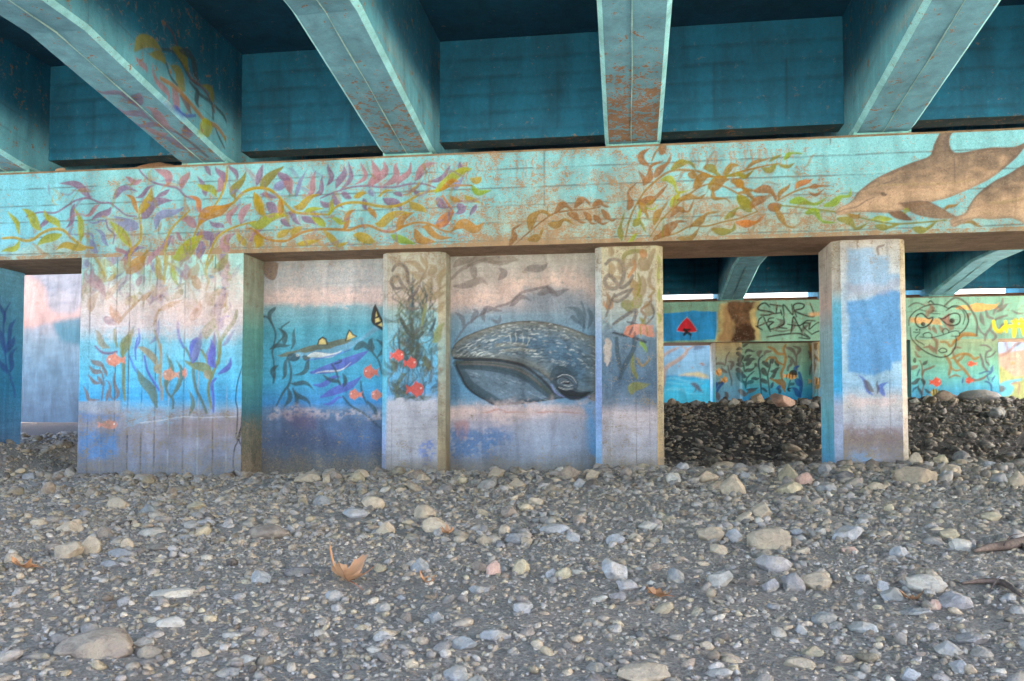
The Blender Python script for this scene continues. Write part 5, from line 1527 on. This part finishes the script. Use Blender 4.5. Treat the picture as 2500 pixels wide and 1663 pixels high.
# stone material: colour from the stone, veins and grain from noise
def stone_mat(name, attr):
    m, t, b = new_mat(name)
    tc = nd(t, 'ShaderNodeTexCoord').outputs['Object']; pos = nd(t, 'ShaderNodeNewGeometry').outputs['Position']
    a = nd(t, 'ShaderNodeAttribute', attribute_name=attr); a.attribute_type = 'GEOMETRY' if attr == 'Col' else 'OBJECT'
    n1 = noise(t, 24, 7, .65, pos); n2 = noise(t, 120, 4, .7, pos); n3 = noise(t, 7, 5, .6, pos, 1.0)
    c = mix(t, 1.0, a.outputs['Color'], ramp(t, n1, [(.25, .62), (.75, 1.32)]), 'MULTIPLY')
    c = mix(t, math_(t, 'MULTIPLY', ramp(t, n3, [(.5, 0.0), (.62, 1.0)]), .35), c, lin((196, 180, 150)))
    c = mix(t, math_(t, 'MULTIPLY', ramp(t, n2, [(.55, 0.0), (.7, 1.0)]), .35), c, lin((60, 58, 58)))
    nz_ = nd(t, 'ShaderNodeSeparateXYZ'); t.links.new(nd(t, 'ShaderNodeNewGeometry').outputs['Normal'], nz_.inputs[0])
    dust = math_(t, 'MULTIPLY', math_(t, 'MULTIPLY', ramp(t, n3, [(.4, 0.0), (.6, 1.0)]), nz_.outputs[2], clamp=True), .45)
    c = mix(t, dust, c, lin((150, 140, 128)))                              # silt dried onto the upper faces
    t.links.new(c, b.inputs['Base Color']); b.inputs['Roughness'].default_value = .88; b.inputs['Specular IOR Level'].default_value = .3
    bump(t, b, math_(t, 'ADD', n1, math_(t, 'MULTIPLY', n2, .5)), .9, .02)
    return m
M_STONE = stone_mat('river_stone', 'stone_colour'); M_PEB = stone_mat('pebbles_mixed', 'Col')
SC = dict(tan=(190, 168, 140), grey=(156, 156, 158), blue=(138, 142, 144), brown=(140, 120, 104), pale=(190, 182, 170), dark=(92, 92, 98), pink=(198, 156, 138), lav=(158, 151, 150), olive=(180, 164, 130))
SHAPES = []
for k_ in range(16):
    ang = .9 if k_ < 8 else .32; v_, f_ = rock_shape(4, 200 + k_, ang)
    SHAPES.append((v_, f_))
SH_MESH = []
for k_, (v_, f_) in enumerate(SHAPES):
    me = bpy.data.meshes.new('stone'); me.from_pydata(v_.tolist(), [], f_.tolist()); me.update(); me.polygons.foreach_set('use_smooth', np.ones(len(f_), bool)); me.materials.append(M_STONE); SH_MESH.append(me)
STONES = []
def add_stone(p, w, h, colour, ang, dep=None, sink=.42, rz=None):
    k_ = random.randrange(8) + (0 if ang or random.random() < .35 else 8)
    o = bpy.data.objects.new('stone', SH_MESH[k_]); COL.objects.link(o)
    v_ = SHAPES[k_][0]; ex = (v_.max(0) - v_.min(0)) / 2
    dep = dep or w * random.uniform(.7, 1.0)
    o.scale = (w / 2 / ex[0], dep / 2 / ex[1], h / 2 / ex[2] * (1 + sink)); rz = random.uniform(-.35, .35) if rz is None else rz
    o.rotation_euler = (random.uniform(-.08, .08), random.uniform(-.08, .08), rz + (math.pi if random.random() < .5 else 0))
    o.location = (p[0], p[1], p[2] + h * (.5 - sink * .5) * (1.0 if sink > 0 else 1.0))
    c_ = (lin(SC[colour]) * .72 + lin((146, 138, 128)) * .28) * random.uniform(.85, 1.3); o['stone_colour'] = [float(c_[0]), float(c_[1]), float(c_[2])]
    STONES.append((o, colour, ang, w, h)); return o
SLIST = {
 'G1': '410,612,190,112,tan,0 545,582,170,104,tan,0 1715,482,290,78,brown,0 560,1235,520,116,brown,0 1085,1052,190,55,pale,0 1070,862,280,48,pale,0 1480,1122,150,34,pale,0 700,672,150,38,grey,0 420,442,170,62,tan,0 740,287,150,60,tan,0 930,332,110,62,blue,0 590,212,100,44,brown,1 180,106,92,38,grey,0 350,116,84,46,brown,0 1960,126,180,46,tan,0 2085,132,54,52,tan,1 2140,110,84,48,brown,1 2280,122,104,66,olive,1 2040,272,114,62,blue,0 2250,352,170,52,grey,0 1900,722,190,48,dark,0 1650,772,130,76,blue,1 2120,882,120,60,grey,0 1560,1292,150,52,pale,0 1440,1372,140,52,grey,0 900,112,130,40,brown,0 1255,130,50,34,grey,0 1240,300,120,44,olive,0 950,470,170,44,pale,0 800,545,90,60,tan,0 760,600,200,46,grey,0 1000,560,190,34,brown,0 1300,400,140,36,grey,0 900,1175,160,44,pale,0 230,400,110,44,tan,0 330,560,120,44,brown,0 60,640,130,50,tan,0',
 'G2': '270,292,164,72,tan,0 610,352,144,66,tan,0 690,442,190,86,tan,1 360,457,118,66,tan,1 1235,712,118,88,olive,0 1060,717,94,86,pink,1 1830,748,168,128,grey,1 1500,742,112,66,olive,1 1430,735,80,52,grey,1 2220,767,114,82,blue,1 1000,522,112,56,tan,1 1180,522,124,60,grey,0 1270,527,74,56,tan,1 1560,502,94,56,grey,0 1850,522,132,60,grey,0 1460,452,200,52,grey,0 2060,427,152,50,pale,1 1960,502,92,46,tan,0 1320,267,104,42,tan,0 1160,347,104,62,brown,1 1070,97,112,62,tan,0 1545,107,142,84,brown,1 1690,107,92,58,tan,1 1615,157,92,56,grey,1 1210,162,112,56,tan,1 850,107,62,38,tan,0 560,102,112,52,brown,0 600,132,94,52,tan,1 170,122,92,46,tan,1 2205,127,94,62,pale,1 2270,62,84,62,grey,0 1060,1142,212,56,grey,0 880,1197,190,72,blue,0 360,1122,162,52,tan,0 820,1396,192,68,grey,0 530,1312,104,56,tan,0 1250,962,132,72,grey,1 580,700,120,76,blue,1 960,700,100,70,brown,0 350,960,110,60,grey,0 500,1020,84,46,brown,0 690,1020,100,60,blue,1 960,830,150,44,grey,0 1740,890,110,40,pale,1 1850,880,110,50,lav,1 1920,820,150,60,lav,0 2010,1400,340,86,tan,0 290,1215,110,36,pale,0 2100,690,110,40,brown,0 330,700,90,50,olive,1 430,60,40,30,brown,0 860,135,70,40,olive,0',
 'G3': '500,207,172,118,tan,1 860,127,142,108,olive,1 955,147,112,78,pink,1 1660,132,302,114,tan,1 1095,82,84,72,grey,0 1200,112,162,52,dark,0 1425,172,142,48,tan,1 1860,107,74,52,grey,0 1890,74,112,60,tan,0 2205,127,104,62,grey,0 2330,165,110,106,tan,1 170,62,78,58,grey,0 330,122,132,58,tan,0 120,132,94,62,pale,1 870,192,172,60,olive,1 1115,187,132,52,grey,0 680,352,134,102,tan,1 750,552,282,124,tan,1 500,507,134,78,grey,1 350,502,172,92,tan,1 400,582,114,56,tan,1 1240,497,222,92,grey,0 1240,582,112,48,pink,1 950,587,94,42,tan,1 750,692,232,86,lav,0 420,792,162,102,pale,1 890,822,152,112,lav,1 1030,812,192,112,tan,0 1730,832,262,118,pale,1 1540,882,172,72,grey,0 1570,602,122,60,grey,0 1970,562,142,82,pale,1 1880,492,132,72,olive,0 1930,932,222,92,lav,0 2270,892,94,52,grey,0 1460,817,74,62,grey,0 1790,942,84,52,pink,0 1100,1032,172,62,blue,0 2040,1162,192,62,lav,0 1890,1232,182,72,grey,0 910,1312,202,58,tan,0 1960,1342,124,72,grey,0 1640,1400,114,74,grey,1 1680,982,202,42,grey,0 340,1202,94,52,tan,0 1330,760,110,44,grey,0 620,780,90,40,brown,1 740,820,110,70,lav,0 1500,310,70,46,olive,0 2150,370,130,50,olive,1 920,465,80,36,grey,0 1060,455,70,34,pale,0 1020,1240,140,56,olive,1 1220,1280,120,44,tan,0 2100,1250,140,50,lav,0 1340,1090,180,60,blue,0 940,1100,70,60,grey,1 700,600,90,40,brown,1',
 'N': '2241,1141,33,33,tan,0 2302,1136,37,26,olive,1 2322,1165,46,26,tan,0 2351,1124,42,22,grey,0 2441,1018,46,22,blue,0 2016,1157,33,26,grey,1 2311,980,56,26,brown,1 2401,977,98,26,grey,0 2267,978,26,12,pale,0 1852,983,33,22,tan,1 1913,994,64,32,pink,1 1794,990,28,18,pale,1 1674,985,22,14,dark,0 1700,990,24,13,grey,0 1735,984,26,14,brown,0 1768,986,22,13,dark,1 1968,990,26,14,grey,0 1988,996,24,13,lav,0 1885,986,20,12,brown,0 2236,985,24,12,pale,0 2330,985,20,12,tan,0 2460,982,30,12,dark,0 1640,988,22,12,brown,0 1830,990,24,13,grey,0 1820,1170,24,16,grey,0 1880,1150,26,18,dark,0 1745,1172,22,14,tan,0 2420,1140,30,16,grey,0 2470,1120,26,14,dark,0'}
for cr_, txt in SLIST.items():
    sc_ = CROP[cr_][2]
    for tk in txt.split():
        x, y, w, h, c_, an = tk.split(','); px = K(cr_, [(float(x), float(y))])
        p = on_ground(px); dist = float((p - CAM) @ FW); mp = dist / F / sc_
        w_, h_ = float(w) * mp, float(h) * mp * 1.05
        dp = w_ * random.uniform(.6, .85); p = p + np.array([0, dp * .30, 0]); p[2] = float(ground_z(p[0], p[1]))
        add_stone(p, w_, h_ + (0.0 if w_ > .05 else 0), c_, int(an), dp)
# more loose stones, the largest of the smaller ones
n_more = 300 - len(STONES)
for _ in range(n_more):
    while True:
        px = (random.uniform(0, 2500), 1165 + 498 * random.random() ** 1.25)
        p = on_ground([px]); 
        if all((p[0] - s[0].location[0]) ** 2 + (p[1] - s[0].location[1]) ** 2 > (s[3] * .5 + .05) ** 2 for s in STONES): break
    dist = float((p - CAM) @ FW); w_ = np.clip(random.lognormvariate(-3.3, .35), .025, .09) * (0.62 + 0.05 * dist)
    add_stone(p, w_, w_ * random.uniform(.32, .62), random.choice(['grey', 'grey', 'blue', 'tan', 'brown', 'pale', 'lav', 'olive', 'dark']), random.random() < .4)
# labels: colour, shape and where it lies, counted from the left where several look alike
def proj(p):
    d = np.asarray(p) - CAM; z = d @ FW; return 1250 + F * (d @ RT) / z, CY - F * (d @ UP) / z
CN = dict(tan='tan', grey='grey', blue='blue-grey', brown='brown', pale='pale', dark='dark', pink='pinkish', lav='mauve-grey', olive='olive-tan')
def zone(p):
    x, y = proj(p)
    if p[1] > 6: return 'on top of the gravel bank before the farther pier'
    if p[1] > .1: return 'on the gravel behind the blue-patched column' if x > 1900 else 'on the gravel seen through the open bay'
    if y < 1215: return 'at the foot of the wide wall column' if x < 620 else 'at the foot of the shark panel' if x < 950 else 'at the foot of the whale panel' if x < 1480 else 'at the foot of the yellow kelp column' if x < 1660 else 'before the open bay' if x < 2020 else 'beside the foot of the blue-patched column'
    col_ = 'left' if x < 830 else 'middle' if x < 1660 else 'right'
    row = 'along the back of the gravel, %s third' if y < 1300 else 'halfway across the gravel, %s third' if y < 1440 else 'in the near gravel, %s third' if y < 1560 else 'at the bottom edge of the picture, %s third'
    return row % col_
groups = {}
for s in STONES:
    o, c_, an, w_, h_ = s; sz = 'big' if w_ > .30 else 'small' if w_ < .085 else ''
    key = (' '.join(x for x in (sz, 'flat' if h_ < w_ * .36 else 'angular' if an else 'rounded', CN[c_], 'stone') if x), zone(np.array(o.location)))
    groups.setdefault(key, []).append(o)
ORD = ['first', 'second', 'third', 'fourth', 'fifth', 'sixth', 'seventh', 'eighth', 'ninth', 'tenth']
for (d_, z_), os_ in groups.items():
    os_.sort(key=lambda o: proj(o.location)[0])
    for i, o in enumerate(os_):
        lb = f'{d_} {z_}' if len(os_) == 1 else f'{d_} {z_}, {"leftmost" if i == 0 else "rightmost" if i == len(os_) - 1 else ORD[min(i, 9)] + " from left"}'
        props(o, lb, 'stone', 'loose river stones on the gravel')
# ---------------------------------------------------------------- gravel: uncountable pebbles, one mesh
def scatter(n, box, size, seed, keep=None, flat=(.4, .85)):
    rg = np.random.default_rng(seed)
    X = rg.uniform(box[0], box[1], n); Y = box[2] + (box[3] - box[2]) * rg.random(n)
    if keep is not None:
        k = keep(X, Y, rg); X, Y = X[k], Y[k]; n = len(X)
    Z = ground_z(X, Y); S = size(X, Y, rg); col = np.array([lin(SC[q]) for q in ('grey', 'blue', 'tan', 'dark', 'pale', 'brown', 'lav', 'grey', 'grey', 'olive', 'tan', 'dark')])
    C_ = col[rg.integers(0, len(col), n)]; C_ = (C_ * .5 + lin((164, 148, 130)) * .5) * rg.uniform(.5, 1.45, (n, 1)) * np.where(Y > 1.6, .42, 1.0)[:, None]; which = rg.integers(0, 10, n)  # pebbles on the bank darkened to carry its shade
    big = S / np.hypot(X, Y + DIST) > .0095
    out = []
    for sub in (0, 1):
        vs = [rock_shape(1 + sub, seed * 31 + q, .7 if q % 4 else .1) for q in range(10)]
        for q in range(10):
            k = np.nonzero((which == q) & (big == bool(sub)))[0]; v, f = vs[q]; m = len(k)
            if not m: continue
            sx = S[k] * rg.uniform(.85, 1.6, m); sy = S[k] * rg.uniform(.7, 1.05, m); sz = S[k] * rg.uniform(flat[0], flat[1], m); an = rg.uniform(0, 6.283, m); ti = rg.normal(0, .42, m)
            P = v[None] * np.stack([sx, sy, sz], 1)[:, None, :]
            x = P[..., 0] * np.cos(ti)[:, None] + P[..., 2] * np.sin(ti)[:, None]; z = -P[..., 0] * np.sin(ti)[:, None] + P[..., 2] * np.cos(ti)[:, None]; y = P[..., 1]
            xx = x * np.cos(an)[:, None] - y * np.sin(an)[:, None]; yy = x * np.sin(an)[:, None] + y * np.cos(an)[:, None]
            W = np.stack([xx + X[k][:, None], yy + Y[k][:, None], z + (Z[k] + sz * rg.uniform(-.38, .6, m))[:, None]], 2).reshape(-1, 3)
            out.append((W, (f[None] + (np.arange(m) * len(v))[:, None, None]).reshape(-1, 3), np.repeat(np.concatenate([C_[k], np.ones((m, 1))], 1), len(v), 0)))
    return out
def inview(X, Y, m=.35):
    d0 = X * RT[0] + (Y + DIST) * RT[1]; z = X * FW[0] + (Y + DIST) * FW[1]
    return (z > .6) & (np.abs(d0 / np.maximum(z, .1)) < .62 + m)
def blocked(X, Y):
    return ((X > -7.4) & (X < -5.0) & (Y > -.02) & (Y < 1.1)) | ((X > -5.1) & (X < .5) & (Y > .2) & (Y < 1.05)) | ((X > 2.5) & (X < 3.4) & (Y > .22) & (Y < 1.05))
parts = []
patch = lambda X, Y: fbm(X * .9 + 9, Y * .9 + 9, 77, 4)
parts += scatter(60000, (-4.2, 3.4, -9.0, -5.2), lambda X, Y, r: np.clip(r.lognormal(-4.95, .58, len(X)), .0035, .035), 5, lambda X, Y, r: inview(X, Y, .12) & (r.random(len(X)) < .5 + 1.4 * (patch(X, Y) - .3)))
parts += scatter(37000, (-7.5, 5.5, -5.4, -2.0), lambda X, Y, r: np.clip(r.lognormal(-4.3, .58, len(X)), .006, .06), 6, lambda X, Y, r: inview(X, Y, .12) & (r.random(len(X)) < .4 + 1.6 * (patch(X, Y) - .3)))
parts += scatter(32000, (-11, 7, -2.2, 1.6), lambda X, Y, r: np.clip(r.lognormal(-3.9, .56, len(X)), .010, .10), 7, lambda X, Y, r: inview(X, Y, .12) & ~blocked(X, Y) & (r.random(len(X)) < .45 + 1.4 * (patch(X, Y) - .3)))
parts += scatter(18000, (-12, 11.5, 1.4, 14.4), lambda X, Y, r: np.clip(r.lognormal(-3.35, .55, len(X)), .02, .17), 8, lambda X, Y, r: inview(X, Y, .12) & ~blocked(X, Y) & ((X > .2) | (X < -7)), flat=(.45, .85))
parts += scatter(2600, (-7.7, 3.6, -.42, .24), lambda X, Y, r: np.clip(r.lognormal(-3.35, .5, len(X)), .015, .11), 12, lambda X, Y, r: ~blocked(X, Y))
off = 0; CO, FA, CC = [], [], []
for a, f, c_ in parts: CO.append(a); FA.append(f + off); CC.append(c_); off += len(a)
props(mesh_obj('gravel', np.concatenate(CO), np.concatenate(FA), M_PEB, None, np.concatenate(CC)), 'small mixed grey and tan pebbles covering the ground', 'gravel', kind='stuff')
# ================================================================ dry leaves, driftwood, brush, small debris
def leaf_mat():
    m, t, b = new_mat('dry_leaf'); pos = nd(t, 'ShaderNodeTexCoord').outputs['Object']; n = noise(t, 14, 6, .65, pos); n2 = noise(t, 60, 4, .6, pos)
    c = ramp(t, n, [(.3, lin((84, 44, 30))), (.5, lin((150, 84, 50))), (.7, lin((190, 130, 86)))])
    bf = nd(t, 'ShaderNodeNewGeometry').outputs['Backfacing']; c = mix(t, math_(t, 'MULTIPLY', bf, .55), c, lin((206, 160, 116)))
    t.links.new(c, b.inputs['Base Color']); b.inputs['Roughness'].default_value = .7; bump(t, b, n2, .5, .004); return m
M_LEAF = leaf_mat()
def wood_mat(name, a, b2):
    m, t, b = new_mat(name); pos = nd(t, 'ShaderNodeNewGeometry').outputs['Position']; n = noise(t, 40, 6, .7, pos)
    t.links.new(ramp(t, n, [(.3, lin(a)), (.7, lin(b2))]), b.inputs['Base Color']); b.inputs['Roughness'].default_value = .85; bump(t, b, n, .6, .006); return m
M_WOOD = wood_mat('weathered_driftwood', (60, 48, 44), (112, 92, 80)); M_TWIG = wood_mat('dry_twig', (110, 76, 50), (190, 150, 112))
def leaf_mesh(R_, lobes, curl, fold, seed, na=90, nr=9):
    rg = random.Random(seed); co, fc = [], []
    for i in range(na):
        a = 2 * math.pi * i / na
        r = max(0.5 + 0.5 * max(0, math.cos((a - c_) * h_)) ** p_ * l_ if abs((a - c_ + math.pi) % (2 * math.pi) - math.pi) < math.pi / 2 / h_ else 0.5 for c_, h_, p_, l_ in lobes)
        r *= 1 + .07 * math.sin(a * 23 + seed) + rg.uniform(-.03, .03)
        if abs((a - 1.5 * math.pi + math.pi) % (2 * math.pi) - math.pi) < .15: r *= .5
        for j in range(nr + 1):
            q = r * j / nr; x, y = q * math.cos(a), q * math.sin(a)
            z = curl * q * q * (1 + .7 * math.sin(a * 2.5 + seed) + .5 * math.sin(a * 5 + 2 * seed)) + fold * abs(x) + .05 * math.sin(6 * x + seed) * math.cos(5 * y)
            co.append((x * R_ * (1 - .35 * curl * q), y * R_ * (1 - .3 * curl * q), z * R_))
    for i in range(na):
        for j in range(nr):
            a, b = i * (nr + 1) + j, ((i + 1) % na) * (nr + 1) + j; fc.append((a, a + 1, b + 1, b))
    n = len(co)
    co = np.array(co); up_ = co + np.array([0, 0, .0018])
    return np.vstack([co, up_]), fc + [tuple(k + n for k in reversed(f)) for f in fc]
LOB = [(math.pi / 2, 2.6, 1.2, 1.0), (math.pi / 2 - 1.05, 2.8, 1.3, .92), (math.pi / 2 + 1.05, 2.8, 1.3, .92), (math.pi / 2 - 2.0, 3.2, 1.4, .7), (math.pi / 2 + 2.0, 3.2, 1.4, .7)]
LEAVES = [('G1', 2200, 790, .135, .42, .4, (-.05, .3, .9), 'large curled rust-brown dry leaf standing up on the gravel'), ('G1', 165, 690, .075, .35, .2, (-.2, .2, 2.0), 'small reddish dry leaf at the left edge of the gravel'),
          ('G2', 630, 775, .05, .35, .2, (-.1, .3, .4), 'small orange dry leaf scrap right of the large dry leaf'), ('G2', 775, 465, .055, .6, .4, (-.5, -.4, .3), 'small curled dry leaf against a tan stone'),
          ('G3', 1650, 895, .06, .3, .2, (-.1, .2, 3.0), 'small red-brown dry leaf before the big pale stone'),
          ('G3', 30, 880, .07, .3, .3, (-.2, .1, 2.0), 'flat dark red dry leaf in the middle of the gravel')]
def tube(pts, rad, sides=7):
    pts = curve(np.asarray(pts, float), 5); n = len(pts); co, fc = [], []
    rad = np.interp(np.linspace(0, 1, n), np.linspace(0, 1, len(rad)), rad)
    for i in range(n):
        d = pts[min(i + 1, n - 1)] - pts[max(i - 1, 0)]; d /= np.linalg.norm(d) + 1e-9; a = np.cross(d, (0.13, .2, .97)); a /= np.linalg.norm(a) + 1e-9; b = np.cross(d, a)
        for k in range(sides): q = 2 * math.pi * k / sides; co.append(pts[i] + (a * math.cos(q) + b * math.sin(q)) * rad[i])
    for i in range(n - 1):
        for k in range(sides): fc.append((i * sides + k, i * sides + (k + 1) % sides, (i + 1) * sides + (k + 1) % sides, (i + 1) * sides + k))
    fc.append(tuple(range(sides))[::-1]); fc.append(tuple((n - 1) * sides + k for k in range(sides)))
    return co, fc
for i, (cr_, x, y, R_, cu, fo, ro, lb) in enumerate(LEAVES):
    p = on_ground(K(cr_, [(x, y)])); co, fc = leaf_mesh(R_, LOB, cu, fo, i * 3 + 1)
    T = thing('dry_leaf', (float(p[0]), float(p[1]), float(p[2])), lb, 'leaf', 'dry leaves on the gravel')
    T.rotation_euler = (ro[0] + .25, ro[1] * .6, ro[2])
    o = mesh_obj('blade', co + np.array([0, 0, R_ * .22]), fc, M_LEAF); o.parent = T
    co, fc = tube([(0, 0, R_ * .22), (.02 * R_, -.5 * R_, R_ * .28), (.12 * R_, -1.0 * R_, R_ * .2)], [.012 * R_ + .001, .01 * R_ + .0008, .001], 6); o = mesh_obj('stalk', co, fc, M_LEAF); o.parent = T
def stick(px, rad, lb, lift=.02):
    P = [on_ground([q]) for q in px]; P = [p + np.array([0, 0, lift]) for p in P]
    T = thing('driftwood_stick', tuple(float(v) for v in P[0]), lb, 'stick', 'driftwood on the gravel'); co, fc = tube(P, rad, 9)
    mesh_obj('limb', co, fc, M_WOOD, T)
    m = (P[0] + P[-1]) / 2; co, fc = tube([m, m + np.array([.05, .02, .05]), m + np.array([.11, .03, .06])], [rad[0] * .5, rad[0] * .3, .002], 7); mesh_obj('twig_stub', co, fc, M_WOOD, T)
stick(K('G3', [(2040, 600), (2150, 575), (2260, 560), (2400, 530)]), [.010, .022, .028, .030], 'dark driftwood stick lying at the right edge of the gravel', .03)
stick(K('G3', [(1960, 800), (2100, 785), (2230, 800), (2340, 880)]), [.006, .012, .015, .008], 'bent dark driftwood stick with reddish bark near the right edge', .02)
stick(K('F2', [(50, 860), (110, 800), (170, 770)]), [.03, .035, .03], 'short grey driftwood branch on top of the gravel bank', .10)
# dry brush in front of the farther pier
p = on_ground(K('R2', [(880, 1230)])); BR = thing('dry_bush', tuple(float(v) for v in p), 'bare dry bush of thin brown twigs before the farther pier', 'bush')
for i in range(46):
    a = random.uniform(-1.45, 1.35) if i > 3 else (-.25, .35, .85, -.9)[i]; L = random.uniform(.5, 1.35); s0 = np.array([p[0] + random.uniform(-.22, .3), p[1] + random.uniform(-.2, .2), p[2] - .03])
    e = s0 + np.array([math.sin(a) * L, random.uniform(-.3, .3), math.cos(a) * L * .85]); m = (s0 + e) / 2 + np.array([random.uniform(-.08, .08), 0, random.uniform(-.02, .12)])
    co, fc = tube([s0, m, e], [.012, .008, .003], 5); mesh_obj('stem', co, fc, M_TWIG, BR)
for (x0, y0, x1, y1) in ((1290, 1040, 1170, 570), (1350, 1110, 1480, 690)):
    q = [on_plane(K('R2', [(x, y)]), (0, p[1] + .1, 0), np.array([0, 1.0, 0]))[0] for x, y in ((x0, y0 + 80), ((x0 + x1) / 2 + 8, (y0 + y1) / 2), (x1, y1))]
    co, fc = tube(q, [.016, .012, .004], 6); mesh_obj('stem', co, fc, M_WOOD, BR)
# a stone and a heap of dirt left on the ledge of the cap beam
q = on_plane([(148, 402)], (0, .16, 0), np.array([0, 1.0, 0]))[0]
o = add_stone(np.array([q[0], .17, Z_CAP + .004]), .16, .085, 'tan', 1, .11, 0.0); props(o, 'tan stone lying on the ledge of the turquoise cap beam', 'stone', 'loose river stones on the gravel')
q0, q1 = (on_plane([(x, 400)], (0, .2, 0), np.array([0, 1.0, 0]))[0] for x in (335, 438))
nxh, nyh = 30, 8; co = []
for j in range(nyh + 1):
    for i in range(nxh + 1):
        s_, t_ = i / nxh, j / nyh; h_ = .10 * math.sin(math.pi * s_) ** .7 * math.sin(math.pi * t_) ** .6 * (.7 + .6 * float(vnoise(np.array([s_ * 7]), np.array([t_ * 3 + 5]), 3)[0]))
        co.append((q0[0] + (q1[0] - q0[0]) * s_, .05 + .34 * t_, Z_CAP + .003 + h_))
fc = [(j * (nxh + 1) + i, j * (nxh + 1) + i + 1, (j + 1) * (nxh + 1) + i + 1, (j + 1) * (nxh + 1) + i) for j in range(nyh) for i in range(nxh)]
props(mesh_obj('dirt_heap', co, fc, wood_mat('brown_dirt', (96, 72, 52), (150, 116, 84))), 'low heap of brown dirt on the ledge of the turquoise cap beam', 'dirt heap')
